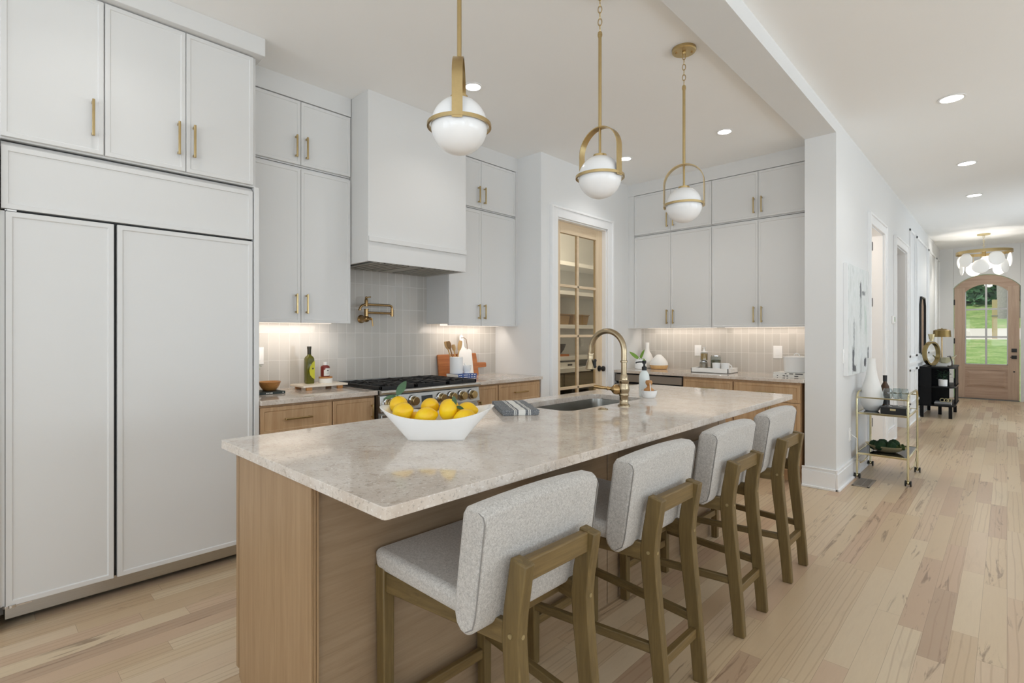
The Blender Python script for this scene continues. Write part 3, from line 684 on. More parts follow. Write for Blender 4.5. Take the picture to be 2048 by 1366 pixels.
for k in range(n):
    a = iy0 + (iy1 - iy0) * k / n + .004; b = iy0 + (iy1 - iy0) * (k + 1) / n - .004
    if k == 0: a = .664
    mb = W(t); mb.box(-2.0, -1.978, a, b, .115, .872); o = mb.build('door', M['oak'], t, bevel=.002)
    mb = W(t); mb.box(-2.032, -2.022, b - .05, b - .04, .70, .83).box(-2.03, -1.99, b - .05, b - .04, .71, .722).box(-2.03, -1.99, b - .05, b - .04, .81, .822); mb.build('handle', M['brass'], o)
mb = W(t); mb.box(-1.978, ix0, iy0, 2.03, .12, .87).box(-1.978, ix0, 2.92, iy1, .12, .87).box(-1.978, ix0, 2.03, 2.92, .12, .64); mb.build('face_frame', M['cabin'], t)
# worktop with the sink cut-out
def plate_with_hole(outer, inner, z0, z1, name, mat):
    bm = bmesh.new(); L = []
    for z in (z0, z1):
        vo = [bm.verts.new((x, y, z)) for x, y in outer]; vi = [bm.verts.new((x, y, z)) for x, y in inner]
        eo = [bm.edges.new((vo[i], vo[(i + 1) % len(vo)])) for i in range(len(vo))]; ei = [bm.edges.new((vi[i], vi[(i + 1) % len(vi)])) for i in range(len(vi))]
        bmesh.ops.triangle_fill(bm, use_beauty=True, edges=eo + ei); L.append((vo, vi))
    for q in (0, 1):
        a, b = L[0][q], L[1][q]; n = len(a)
        for i in range(n): bm.faces.new((a[i], a[(i + 1) % n], b[(i + 1) % n], b[i]))
    bmesh.ops.recalc_face_normals(bm, faces=bm.faces)
    me = bpy.data.meshes.new(name); bm.to_mesh(me); bm.free(); me.materials.append(mat)
    o = bpy.data.objects.new(name, me); C.objects.link(o)
    m = o.modifiers.new('bevel', 'BEVEL'); m.width = .003; m.segments = 2; m.limit_method = 'ANGLE'; m.angle_limit = math.radians(50)
    return o
o = plate_with_hole(rrect(IX0, IX1, IY0, IY1, .012, 3), rrect(SX0, SX1, SY0, SY1, .07, 6), .884, .914, 'worktop', M['quartz'])
tag(o, 'large pale speckled island worktop with a sink cut-out', 'worktop')
# sink basin
t = thing('sink', 'stainless steel undermount sink set into the island worktop', 'sink', ((SX0 + SX1) / 2, (SY0 + SY1) / 2, .68))
def rr3(x0, x1, y0, y1, r, z): return [(x, y, z) for x, y in rrect(x0, x1, y0, y1, r, 6)]
e = .006
R = [rr3(SX0 - .009, SX1 + .03, SY0 - .03, SY1 + .03, .08, .883), rr3(SX0 - e, SX1 + e, SY0 - e, SY1 + e, .07, .883), rr3(SX0 + .004, SX1 - .004, SY0 + .004, SY1 - .004, .07, .75), rr3(SX0 + .012, SX1 - .012, SY0 + .012, SY1 - .012, .07, .69), rr3(SX0 + .05, SX1 - .05, SY0 + .05, SY1 - .05, .05, .68)]
R2 = [rr3(SX0 + .05, SX1 - .05, SY0 + .05, SY1 - .05, .05, .677), rr3(SX0 - .0, SX1 + .0, SY0 - .0, SY1 + .0, .07, .69), rr3(SX0 - .008, SX1 + e + .003, SY0 - e - .003, SY1 + e + .003, .07, .88), rr3(SX0 - .0095, SX1 + .03, SY0 - .03, SY1 + .03, .08, .880)]
mb = W(t); mb.rings(R + R2, False, False, True); 
mb.rings([rr3(SX0 + .05, SX1 - .05, SY0 + .05, SY1 - .05, .05, .680), rr3(SX0 + .05, SX1 - .05, SY0 + .05, SY1 - .05, .05, .677)]); mb.build('basin', M['sinksteel'], t, smooth=True)
mb = W(t); mb.lathe([(.045, 0), (.045, .003), (.036, .004), (.03, .001), (0, .001)], ((SX0 + SX1) / 2, (SY0 + SY1) / 2, .6805), 20); mb.build('drain', M['chrome'], t, smooth=True)
# faucet
fx, fy = -1.509, 2.465
t = thing('faucet', 'tall brass gooseneck faucet with pull-down sprayer behind the sink', 'faucet', (fx, fy, .914))
mb = W(t); mb.lathe([(.034, 0), (.034, .006), (.028, .010), (.024, .014), (.0235, .055), (.027, .058), (.027, .064), (.025, .068), (.0255, .072), (.030, .085), (.030, .10), (.0255, .118), (.025, .128), (.0275, .131), (.0275, .138), (.0225, .142), (.0225, .15), (.019, .165), (.017, .172)], (fx, fy, .914), 28)
mb.build('base', M['faucet'], t, smooth=True, ang=50)
mb = W(t); r = .108; zc = 1.215
path = [(fx, fy, 1.08), (fx, fy, 1.14), (fx, fy, 1.19)] + [(fx - r + r * math.cos(a), fy, zc + r * math.sin(a)) for a in [PI * i / 18 for i in range(19)]]
path += [(fx - 2 * r - .002, fy, 1.20), (fx - 2 * r - .004, fy, 1.188)]
mb.tube(path, .0155, 16, N=(0, 1, 0)); sp_ = mb.build('spout', M['faucet'], t, smooth=True)
mb = W(t); mb.lathe([(.0165, 0), (.0195, .002), (.0195, .010), (.0165, .012)], (fx, fy, 1.15), 20).lathe([(.0165, 0), (.019, .002), (.019, .010), (.0165, .012)], (fx - 2 * r - .003, fy, 1.185), 20)
mb.build('collar', M['faucet'], sp_, smooth=True)
mb = W(t); hx = fx - 2 * r - .005
mb.lathe([(.0155, 0), (.0165, -.012), (.0165, -.03), (.021, -.045), (.027, -.068), (.029, -.080), (.026, -.082), (.0, -.082)], (hx, fy, 1.186), 24)
sh = mb.build('spray_head', M['faucet'], t, smooth=True, ang=50)
mb = W(t); mb.rbox((hx + .027, fy + .004, 1.135), .012, .016, .045).ball((hx + .03, fy + .004, 1.155), .009).ball((hx + .03, fy + .004, 1.12), .008); lbl(mb.build('spray_button', M['black'], sh, bevel=.002), 'black rubber spray toggle')
mb = W(t); mb.lathe([(.021, 0), (.027, .006), (.027, .022), (.023, .034), (.018, .042), (.009, .05)], (0, 0, 0), 20, 'x')
def aim(mb_in, o, dirv):
    d = Vector(dirv).normalized(); q = Vector((1, 0, 0)).rotation_difference(d); return [tuple(q @ Vector(p) + Vector(o)) for p in mb_in.v]
ld = (-.86, -.42, .1)
tmp = MB(); tmp.lathe([(.015, 0), (.026, .014), (.028, .024), (.026, .042), (.018, .052), (.010, .058), (.0085, .072), (.011, .075), (.011, .08), (.008, .083), (.009, .10), (.0105, .145), (.009, .155), (0, .157)], (0, 0, 0), 20, 'x')
vs = aim(tmp, (fx - .010, fy - .004, 1.000), ld); mb = W(t); mb.add(vs, tmp.f); mb.build('lever', M['brassd'], t, smooth=True, ang=50)
mb = MB(); mb.lathe([(.027, 0), (.027, .003), (.022, .006), (.016, .006), (.015, .009), (.006, .010), (0, .010)], (-1.517, 2.274, .914), 24)
tag(mb.build('air_switch_button', M['faucet'], None, smooth=True), 'small round brass button set in the island worktop beside the sink', 'button')

# ------------------------------------------------------------------ range and pot filler
ry0, ry1 = 1.968, 2.898
t = thing('range', 'stainless steel gas range with brass knobs between the worktops', 'range', (-3.45, 2.433, 0))
mb = W(t); mb.box(-3.785, -3.16, ry0, ry1, .10, .888); mb.build('body', M['steel'], t)
mb = W(t); mb.prism([(-3.20, .876), (-3.142, .878), (-3.121, .886), (-3.114, .90), (-3.121, .912), (-3.142, .917), (-3.20, .913), (-3.785, .912), (-3.785, .89), (-3.20, .889)], 'y', ry0, ry1)
mb.build('cooktop', M['steel'], t, bevel=.002)
mb = W(t); mb.prism([(-3.16, .875), (-3.142, .875), (-3.128, .765), (-3.16, .765)], 'y', ry0, ry1); cp = mb.build('control_panel', M['steel'], t, bevel=.002)
mb = W(t); mb.hexa([(-3.139, 2.318, .785), (-3.139, 2.42, .785), (-3.1475, 2.42, .85), (-3.1475, 2.318, .85)], [(-3.1295, 2.318, .786), (-3.1295, 2.42, .786), (-3.138, 2.42, .851), (-3.138, 2.318, .851)]); lbl(mb.build('display', M['display'], cp), 'black display window')
for y in (2.03, 2.135, 2.24, 2.496, 2.60, 2.705, 2.81):
    mb = W(t); c = (-3.136, y, .822); mb.lathe([(.041, 0), (.043, .004), (.041, .012), (.035, .014), (.034, .016)], c, 24, 'x'); k_ = mb.build('knob', M['chrome'], cp, smooth=True, ang=30)
    mb = W(t); mb.lathe([(.032, .016), (.033, .02), (.030, .046), (.027, .049), (0, .049)], c, 24, 'x')
    lbl(mb.build('knob_cap', M['brass'], cp, smooth=True, ang=30), 'brass knob face')
mb = W(t); mb.box(-3.16, -3.135, ry0 + .01, ry1 - .01, .16, .745); mb.build('oven_door', M['steel'], t, bevel=.004)
mb = W(t); mb.tube([(-3.085, ry0 + .05, .70), (-3.085, ry1 - .05, .70)], .013, 14)
for y in (ry0 + .09, ry1 - .09): mb.tube([(-3.14, y, .70), (-3.085, y, .70)], .009, 10)
mb.build('oven_handle', M['steel'], t, smooth=True)
mb = W(t); mb.box(-3.70, -3.20, ry0 + .02, ry1 - .02, 0, .10); mb.build('toe_kick', M['black'], t)
mb = W(t); mb.box(-3.775, -3.755, ry0 + .02, ry1 - .02, .912, .945); mb.build('back_trim', M['steel'], t, bevel=.002)
for k in range(3):
    a = ry0 + .012 + k * .3025; b = a + .299; x0, x1 = -3.745, -3.155; z0, z1 = .916, .940
    mb = W(t); mb.box(x0, x1, a, a + .018, z0, z1).box(x0, x1, b - .018, b, z0, z1).box(x0, x0 + .018, a, b, z0, z1).box(x1 - .018, x1, a, b, z0, z1).box(x0, x1, (a + b) / 2 - .007, (a + b) / 2 + .007, z0 + .008, z1 + .004).box((x0 + x1) / 2 - .009, (x0 + x1) / 2 + .009, a, b, z0 + .006, z1)
    for cx_ in (x0 + .15, x1 - .15):
        cy_ = (a + b) / 2
        for j in range(8):
            g = j * PI / 4 + PI / 8; mb.rbox((cx_ + .075 * math.cos(g), cy_ + .075 * math.sin(g), z1 - .006), .085, .011, .020, g)
    for cx_ in (x0 + .01, x1 - .01):
        for cy_ in (a + .01, b - .01): mb.box(cx_ - .008, cx_ + .008, cy_ - .008, cy_ + .008, .911, z0 + .004)
    mb.build('grate', M['iron'], t, bevel=.003)
    for cx_ in (x0 + .15, x1 - .15):
        mb = W(t); mb.lathe([(.05, 0), (.05, .008), (.034, .012), (.034, .02), (0, .022)], (cx_, (a + b) / 2, .9125), 20); mb.build('burner', M['iron'], t, smooth=True)
pfx, pfy = -3.79, 2.20
t = thing('pot_filler', 'folded brass pot filler tap on the grey tiles above the range', 'faucet', (pfx, pfy, 1.43))
mb = W(t); mb.lathe([(.034, 0), (.034, .006), (.026, .012), (.02, .03), (.02, .075)], (pfx, pfy, 1.43), 22, 'x').ball((pfx + .08, pfy, 1.43), .027); mb.build('escutcheon', M['brassd'], t, smooth=True)
X_ = pfx + .08
mb = W(t); mb.lathe([(.022, -.005), (.022, .012), (.017, .018), (.017, .072), (.02, .074), (.02, .08), (0, .08)], (X_, pfy, 1.43), 20).tube([(X_, pfy + .005, 1.48), (X_, pfy + .23, 1.48)], .0095, 14).lathe([(.0125, -.03), (.0125, .03)], (X_, pfy + .24, 1.485), 16)
a1 = mb.build('arm', M['brassd'], t, smooth=True)
mb = W(t); mb.tube([(X_, pfy + .24, 1.50), (X_, pfy + .24, 1.52)] + [(X_, pfy + .215 + .025 * math.cos(q), 1.52 + .025 * math.sin(q)) for q in [PI / 2 * i / 6 for i in range(1, 7)]] + [(X_, pfy + .1, 1.545), (X_, pfy, 1.545), (X_, pfy - .015, 1.544), (X_, pfy - .04, 1.534), (X_, pfy - .055, 1.516), (X_, pfy - .058, 1.50)], .0095, 14, N=(1, 0, 0)).lathe([(.012, 0), (.013, .012)], (X_, pfy - .058, 1.496), 14)
mb.build('spout', M['brassd'], t, smooth=True)
mb = W(t); mb.lathe([(.014, 0), (.014, .05), (.011, .056), (.009, .066)], (X_, pfy, 1.53), 16).tube([(X_, pfy, 1.60), (X_ + .01, pfy + .035, 1.607)], .005, 10).ball((X_, pfy, 1.60), .010)
mb.tube([(X_ + .025, pfy, 1.43), (X_ + .05, pfy + .012, 1.43)], .012, 12).tube([(X_ + .05, pfy + .02, 1.435), (X_ + .055, pfy + .026, 1.37)], .0055, 10)
mb.build('lever', M['brassd'], t, smooth=True)

# ------------------------------------------------------------------ bar stools (local: island towards -x, centre at y = 0)
def make_stool(loc, label):
    t = thing('bar_stool', label, 'bar stool', loc, 0, 'bar stools along the island')
    X = -.85   # local x = world x of the first row, root at x 0 of the stool frame
    # seat cushion
    mb = MB(); mb.hexa([(-.545, -.225, .588), (-.12, -.222, .585), (-.12, .222, .585), (-.545, .228, .588)], [(-.55, -.232, .655), (-.12, -.226, .645), (-.12, .226, .645), (-.55, .232, .655)])
    mb.build('seat', M['fabric'], t, bevel=.022, seg=4)
    # back cushion: a slab leaning outwards with a rounded foot
    pr = [(-.118, .556), (-.140, .562), (-.157, .578), (-.164, .605), (-.160, .66), (-.132, .858), (-.120, .876), (-.102, .884), (-.068, .884), (-.052, .876), (-.046, .860), (-.074, .66), (-.082, .606), (-.092, .574)]
    mb = MB(); mb.rings([[(x, y, z + (.009 * (1 - (y / .236) ** 2) * max(0, (z - .56) / .32))) for x, z in pr] for y in (-.236, -.18, -.11, -.04, .04, .11, .18, .236)]); b_ = mb.build('backrest', M['fabric'], t, bevel=.012, seg=3)
    for y in (-.2348, .2348):
        mb = MB(); q = [(x * .97 - .004, y, .72 + (z - .72) * .93) for x, z in pr[8:14] + pr[:1]]
        mb.tube(q, .0018, 6); mb.build('seam', M['seam'], b_)
    # rear posts, bowed
    for s in (-1, 1):
        y = s * .1425
        path = [(.012, y, 0), (.003, y, .12), (-.018, y, .32), (-.034, y, .47), (-.040, y, .56), (-.034, y, .62), (-.022, y, .69), (-.012, y, .748)]
        mb = MB(); mb.bar(path, .056, .036, N=(0, 1, 0), scale=[.82, .86, .94, 1, 1.02, 1, .98, .96]); mb.build('leg', M['stoolwood'], t, bevel=.004)
        mb = MB(); mb.cyl((0, 0, 0), .006, .004, 12, 'y'); mb.v = [(p[0] - .036, p[1] + y + (.018 if s > 0 else -.022), p[2] + .56) for p in mb.v]; mb.build('bolt', M['peg'], t)
        mb = MB(); mb.cyl((-.014, y, .56), .006, .004, 12, 'x'); mb.build('bolt', M['peg'], t)
    mb = MB(); mb.box(-.036, -.006, -.125, .125, .69, .745); mb.build('top_rail', M['stooly'], t, bevel=.004)
    # front legs
    for s in (-1, 1):
        y = s * .205
        mb = MB(); mb.hexa([(-.535, y - .017, 0), (-.498, y - .017, 0), (-.498, y + .017, 0), (-.535, y + .017, 0)], [(-.545, y - .02, .605), (-.500, y - .02, .605), (-.500, y + .02, .605), (-.545, y + .02, .605)])
        mb.build('leg', M['stoolwood'], t, bevel=.004)
        # seat side rail and side stretcher run from front leg to rear post
        a = Vector((-.52, s * .205, 0)); b = Vector((-.03, s * .1425, 0))
        for nm, z0, z1, th in (('seat_rail', .528, .587, .022), ('stretcher', .215, .247, .022)):
            mb = MB(); mb.bar([(a.x + .018, a.y, (z0 + z1) / 2), (b.x + (.005 if nm == 'stretcher' else 0), b.y, (z0 + z1) / 2)], th, z1 - z0, N=(0, 0, 1)); mb.build(nm, M['stoolx'], t, bevel=.003)
    mb = MB(); mb.box(-.532, -.510, -.19, .19, .53, .587); mb.build('seat_rail', M['stooly'], t, bevel=.003)
    mb = MB(); mb.box(-.150, -.128, -.15, .15, .528, .556); mb.build('seat_rail', M['stooly'], t, bevel=.003)
    mb = MB(); mb.box(-.528, -.506, -.19, .19, .145, .18); mb.build('stretcher', M['stooly'], t, bevel=.003)
    mb = MB(); mb.box(-.022, .004, -.128, .128, .165, .20); mb.build('stretcher', M['stooly'], t, bevel=.003)
    return t
SN = ['grey upholstered wooden bar stool nearest the camera at the island', 'second grey bar stool from the camera, along the island', 'third grey bar stool from the camera, along the island', 'grey bar stool at the far end of the island, nearest the white pillar']
st0 = make_stool((-.846, 1.08, 0), SN[0])
for y, l in zip((1.757, 2.442, 3.12), SN[1:]):
    c = copy_tree(st0); c.location.y = y; c['label'] = l

# ------------------------------------------------------------------ pendants
Fv = Vector((-math.sin(YAW), math.cos(YAW), 0)); Rv = Vector((math.cos(YAW), math.sin(YAW), 0))
def make_pendant(x, y, label, yoke_dir):
    t = thing('pendant_light', label, 'pendant light', (x, y, KC), 0, 'pendants over the island')
    zr = 2.085; o = (x, y)
    mb = W(t); mb.lathe([(.071, 0), (.071, -.014), (.066, -.020), (.012, -.022), (.010, -.034), (0, -.034)], (x, y, KC), 32)
    cn = mb.build('canopy', M['brass'], t, smooth=True, ang=30)
    mb = W(t)
    for a in (.6, .6 + PI): mb.cyl((x + .045 * math.cos(a), y + .045 * math.sin(a), KC - .026), .006, .008, 10)
    mb.build('screw', M['brassd'], cn)
    # chain
    mb = W(t); z = KC - .03; k = 0
    while z > 2.80:
        a = (k % 2) * PI / 2 + .5; L = .019; r_ = .0095
        pth = [(r_ * math.cos(q), L * math.sin(q) * 1.0) for q in [2 * PI * i / 14 for i in range(14)]]
        mb.tube([(x + u * math.cos(a), y + u * math.sin(a), z - .017 + v) for u, v in pth], 0.0023, 6, closed=True, N=(-math.sin(a), math.cos(a), 0)); z -= .0315; k += 1
    mb.build('chain', M['brass'], t, smooth=True)
    mb = W(t); mb.lathe([(.0085, 2.792), (.0085, 2.335), (.0065, 2.335), (.0065, 2.20)], (x, y, 0), 16).lathe([(.004, 2.812), (.010, 2.806), (.010, 2.792)], (x, y, 0), 16)
    mb.build('rod', M['brass'], t, smooth=True, ang=30)
    mb = W(t); mb.lathe([(.030, 2.196), (.033, 2.196), (.033, 2.182), (.024, 2.18), (.02, 2.176)], (x, y, 0), 24); mb.build('globe_cap', M['brass'], t, smooth=True, ang=30)
    d = Vector(yoke_dir).normalized(); nn = Vector((-d.y, d.x, 0)); R_ = .1165; zc = 2.214
    path = [(x + d.x * R_, y + d.y * R_, z) for z in (2.072, 2.15)] + [(x + d.x * R_ * math.cos(q), y + d.y * R_ * math.cos(q), zc + R_ * math.sin(q)) for q in [PI * i / 24 for i in range(25)]] + [(x - d.x * R_, y - d.y * R_, z) for z in (2.15, 2.072)]
    mb = W(t); mb.bar(path, .004, .038, N=nn); mb.build('yoke', M['brass'], t, smooth=True, ang=40)
    mb = W(t); mb.lathe([(.1125, zr - .006), (.1205, zr - .006), (.1205, zr + .006), (.1125, zr + .006), (.1125, zr - .006)], (x, y, 0), 48, caps=(False, False)); mb.build('ring', M['brass'], t, smooth=True, ang=40)
    mb = W(t); mb.ball((x, y, zr), .106, n=36, m=22); mb.build('globe', M['opal'], t, smooth=True, ang=60)
    return t
for (x, y, l, an) in ((-1.49, 1.275, 'brass and opal globe pendant nearest the camera, above the lemon bowl', 2), (-1.466, 2.171, 'brass and opal globe pendant in the middle, above the sink', 42), (-1.414, 2.989, 'brass and opal globe pendant farthest away, with its ceiling canopy in view', 62)):
    q = math.radians(an); make_pendant(x, y, l, -Fv * math.cos(q) + Rv * math.sin(q))

# ------------------------------------------------------------------ recessed downlights
def downlight(x, y, z, r, label, power, group):
    t = thing('downlight', label, 'downlight', (x, y, z), 0, group)
    mb = W(t); mb.lathe([(r, z), (r + .016, z - .002), (r + .016, z - .005), (r, z - .006)], (x, y, 0), 32, caps=(False, False)); mb.build('trim_ring', M['plastic'], t, smooth=True)
    mb = W(t); mb.lathe([(r, z - .001), (r, z - .004), (0, z - .004)], (x, y, 0), 32); mb.build('lens', M['lens'], t)
    lamp('downlight_beam', 'SPOT', (x, y, z - .02), (0, 0, 0), power, (1, .98, .95), spot_size=math.radians(130), spot_blend=.85, shadow_soft_size=.05)
for x, y, l in ((-2.689, 2.426, 'recessed kitchen downlight nearest the camera, beside the nearest pendant'), (-1.737, 4.437, 'recessed kitchen downlight in front of the back cabinets'), (-2.705, 4.446, 'recessed kitchen downlight near the pantry door'), ):
    downlight(x, y, KC, .052, l, 14, 'kitchen downlights')
downlight(-2.69, .42, KC, .052, 'recessed kitchen downlight above the aisle before the refrigerator', 7, 'kitchen downlights')  # out-of-view fixture added to brighten the kitchen
for y, l in ((5.162, 'recessed hall downlight nearest the camera'), (7.22, 'middle one of three recessed hall downlights'), (8.935, 'recessed hall downlight nearest the front door')):
    downlight(-.305, y, HC, .07, l, 16, 'hall downlights')

# ------------------------------------------------------------------ island things
IT = .914
# lemon bowl, long axis across the view
ba = YAW; bc = (-1.545, 1.215, IT)
t = thing('fruit_bowl', 'white boat-shaped porcelain bowl full of lemons on the island', 'bowl', bc, ba)
def bowl_ring(f, inset=0, n=48):
    """f 0 foot .. 1 rim, superellipse; ends sweep up higher than the sides"""
    R = []
    for i in range(n):
        a = 2 * PI * i / n; c, s = math.cos(a), math.sin(a)
        lx = (.104 + (.212 - .104) * f ** 1.08) - inset; ly = (.056 + (.118 - .056) * f ** .8) - inset
        p = 7 - 4.4 * f ** .5; k = (abs(c) ** p + abs(s) ** p) ** (-1 / p)
        x, y = lx * c * k, ly * s * k
        z = f * (.086 + .036 * (abs(x) / (lx + 1e-6)) ** 2.2)
        R.append((x, y, z))
    return R
mb = MB(); outer = [bowl_ring(f) for f in (0, .08, .25, .45, .65, .85, .97, 1)]; inner = [[(x, y, z + (.012 if f < .3 else .0)) for x, y, z in bowl_ring(f, .006)] for f in (1, .85, .65, .45, .25, .14)]
mb.rings(outer + inner); mb.build('body', M['ceramic'], t, smooth=True, ang=50)
def lemon_mesh():
    mb = MB(); mb.ball((0, 0, 0), .0335, n=24, m=18, fn=lambda q, d: (q[0], q[1], q[2] * 1.14 + (.007 * (abs(d[2]) ** 14) * (1 if d[2] > 0 else -.8))))
    return mb
def bowl_pt(u, v, z): return (bc[0] + math.cos(ba) * u - math.sin(ba) * v, bc[1] + math.sin(ba) * u + math.cos(ba) * v, bc[2] + z)
def leaf_mesh(L, wd, bend=.25, n=8):
    mb = MB(); vs = []; fs = []
    for i in range(n + 1):
        f = i / n; hw_ = wd / 2 * math.sin(PI * min(1, f * .94 + .05)) ** .8; z = -bend * L * f * f
        vs += [(L * f, -hw_, z + .12 * hw_), (L * f, 0, z), (L * f, hw_, z + .12 * hw_)]
    m_ = len(vs); vs += [(x, y, z - .0012) for x, y, z in vs]
    for i in range(n):
        a = 3 * i
        for j in (0, 1): fs += [(a + j, a + j + 1, a + j + 4, a + j + 3), (m_ + a + j + 3, m_ + a + j + 4, m_ + a + j + 1, m_ + a + j)]
        fs += [(a, a + 3, m_ + a + 3, m_ + a), (a + 2, m_ + a + 2, m_ + a + 5, a + 5)]
    return mb.add(vs, fs)
LM = [(-.154, .038, .120, (80, 20, 30), 'lemon with two dark leaves at the left back of the bowl'), (-.124, -.028, .104, (75, 0, 70), 'large front-left lemon in the white bowl'), (-.036, -.038, .088, (80, 10, 95), 'lemon low at the front middle of the bowl'),
      (-.034, .036, .112, (60, 40, 20), 'lemon behind the front middle one in the bowl'), (.038, .048, .108, (85, 0, 60), 'lemon at the back middle of the bowl'), (.042, -.022, .107, (20, 15, 0), 'upright lemon with a leaf right of the bowl centre'),
      (.108, .028, .098, (85, 0, 80), 'lemon at the right back of the bowl'), (.108, -.042, .082, (90, 0, 100), 'lemon sunk low at the right front of the bowl'), (-.084, .012, .064, (90, 0, 10), 'mostly hidden lemon between the two left ones')]
for i, (u, v, z, r, l) in enumerate(LM):
    t = thing('lemon', l, 'lemon', bowl_pt(u, v, z), 0, 'lemons in the white bowl'); t.rotation_euler = (math.radians(r[0]), math.radians(r[1]), math.radians(r[2]) + ba)
    lemon_mesh().build('peel', M['lemon'], t, smooth=True, ang=80)
    # leaves: (start, direction, facing) in the bowl's frame (u right, v away, z up)
    leaves = {0: [((-.160, .034, .156), (.52, .06, .85), (.15, -1, .25), .064, .030), ((-.164, .034, .154), (-1, -.1, -.12), (-.1, -.6, .8), .048, .020)],
              5: [((.062, -.012, .158), (.12, -.10, -1), (.55, -.8, .1), .046, .022), ((.070, -.010, .118), (.8, .1, -.1), (0, -.5, .8), .030, .018)]}.get(i, [])
    for (p, d_, n_, L, wd) in leaves:
        mb = leaf_mesh(L, wd, .16); X3 = Vector(d_).normalized(); Z3 = (Vector(n_) - X3 * Vector(n_).dot(X3)).normalized(); Y3 = Z3.cross(X3)
        fr_ = Matrix((X3, Y3, Z3)).transposed().to_4x4(); wm_ = Matrix.Translation(bowl_pt(*p)) @ Matrix.Rotation(ba, 4, 'Z') @ fr_
        bpy.context.view_layer.update(); mt = t.matrix_world.inverted() @ wm_; mb.v = [tuple(mt @ Vector(q)) for q in mb.v]
        mb.build('leaf', M['leaf'], t, smooth=True)
    if i == 0:
        mb = MB(); a, b = Vector(bowl_pt(-.158, .034, .148)), Vector(bowl_pt(-.161, .034, .160)); bpy.context.view_layer.update(); I = t.matrix_world.inverted()
        mb.tube([tuple(I @ a), tuple(I @ ((a + b) / 2 + Vector((0, 0, .002)))), tuple(I @ b)], .002, 8); mb.build('stem', M['leaf'], t)
# folded towel
ta = math.atan2(.229, -.31) + PI
t = thing('dish_towel', 'folded grey towel with white stripes beside the island sink', 'towel', (-1.838, 1.942, IT), math.atan2(-.229, .31) + PI / 2)
for k, (w2, l2, z0, z1) in enumerate(((.088, .188, .001, .010), (.090, .192, .0102, .0185), (.089, .190, .0187, .027))):
    mb = MB(); n = 14; R = []
    for i in range(n + 1):
        f = -1 + 2 * i / n; y = f * l2; zz = .0012 * math.sin(9 * f + k); ww = w2 * (1 - .012 * math.sin(5 * f + 2 * k)); h = (z1 - z0) / 2; zm = (z0 + z1) / 2 + (zz if k else 0)
        q = [(-ww, -h * .5), (-ww + .003, -h), (ww - .004, -h), (ww + .001, -h * .4), (ww + .001, h * .4), (ww - .004, h), (-ww + .003, h), (-ww, h * .5)]
        R.append([(u, y, zm + v) for u, v in q])
    mb.rings(R); mb.build('fold', M['towel'], t, smooth=True, ang=60)
# soap bottle and brush dish
sx, sy = -1.662, 2.955
t = thing('soap_bottle', 'frosted white pump bottle with a black pump on the island', 'bottle', (sx, sy, IT))
mb = W(t); mb.lathe([(.030, 0), (.0325, .004), (.0325, .115), (.030, .135), (.022, .152), (.014, .162), (.014, .168), (0, .168)], (sx, sy, IT), 28); mb.build('body', M['soap'], t, smooth=True, ang=40)
mb = W(t); mb.lathe([(.015, .163), (.0155, .185), (.011, .187), (.0065, .19), (.0065, .205), (.012, .206), (.013, .222), (.010, .225), (0, .225)], (sx, sy, IT), 20)
a = Vector((-.72, -.69, 0)); mb.tube([(sx, sy, IT + .216), (sx + a.x * .03, sy + a.y * .03, IT + .216), (sx + a.x * .05, sy + a.y * .05, IT + .213), (sx + a.x * .053, sy + a.y * .053, IT + .207)], .0045, 10)
lbl(mb.build('pump', M['black'], t, smooth=True, ang=40), 'black pump head')
dx, dy = -1.600, 2.902
t = thing('brush_dish', 'small round white ceramic dish holding a brush on the island', 'dish', (dx, dy, IT))
mb = W(t); mb.lathe([(.034, 0), (.040, .004), (.048, .026), (.051, .045), (.048, .045), (.044, .026), (.036, .010), (0, .008)], (dx, dy, IT), 32); mb.build('body', M['ceramic'], t, smooth=True, ang=50)
t = thing('dish_brush', 'round wooden dish brush standing in the white dish', 'brush', (dx, dy, IT + .009))
mb = W(t); mb.lathe([(.024, .03), (.032, .040), (.030, .052), (.016, .062), (.010, .072), (.018, .082), (.022, .094), (.018, .106), (0, .109)], (dx, dy, IT), 24); mb.build('handle', M['bowlwood'], t, smooth=True, ang=60)
mb = W(t); mb.lathe([(.020, .009), (.026, .012), (.027, .034), (0, .036)], (dx, dy, IT), 24); mb.build('bristles', M['beech'], t, smooth=True)
mb = W(t); mb.tube([(dx + .016, dy - .016, IT + .09), (dx + .024, dy - .026, IT + .065), (dx + .028, dy - .03, IT + .045)], .003, 8); mb.build('cord', M['bookw'], t)

# ------------------------------------------------------------------ range worktop, left part
bz = IT
def stack_book(x0, x1, y0, y1, z0, z1, label, cover, spine_dir=None, a=0, marks=0, cat='book', group=None):
    """closed hardback lying flat; spine on the camera side ('x+' or 'y-')"""
    c = ((x0 + x1) / 2, (y0 + y1) / 2, z0); t = thing('book', label, cat, c, a, group)
    hx, hy, h = (x1 - x0) / 2, (y1 - y0) / 2, z1 - z0
    mb = MB(); mb.box(-hx, hx, -hy, hy, 0, .0025).box(-hx, hx, -hy, hy, h - .0025, h)
    mb.box(hx - .003, hx, -hy, hy, .0025, h - .0025) if spine_dir == 'x+' else mb.box(-hx, hx, -hy, -hy + .003, .0025, h - .0025)
    mb.build('cover', cover, t)
    mb = MB(); mb.box(-hx + .004, hx - .004, -hy + .004, hy - .004, .0025, h - .0025); mb.build('pages', M['paper'], t)
    return t, hx, hy, h
def spine_bars(t, hx, hy, h, spans, mat):
    mb = MB()
    for a, b in spans: mb.box(hx, hx + .0006, -hy + 2 * hy * a, -hy + 2 * hy * b, h * .32, h * .68)
    mb.build('spine_print', mat, t)
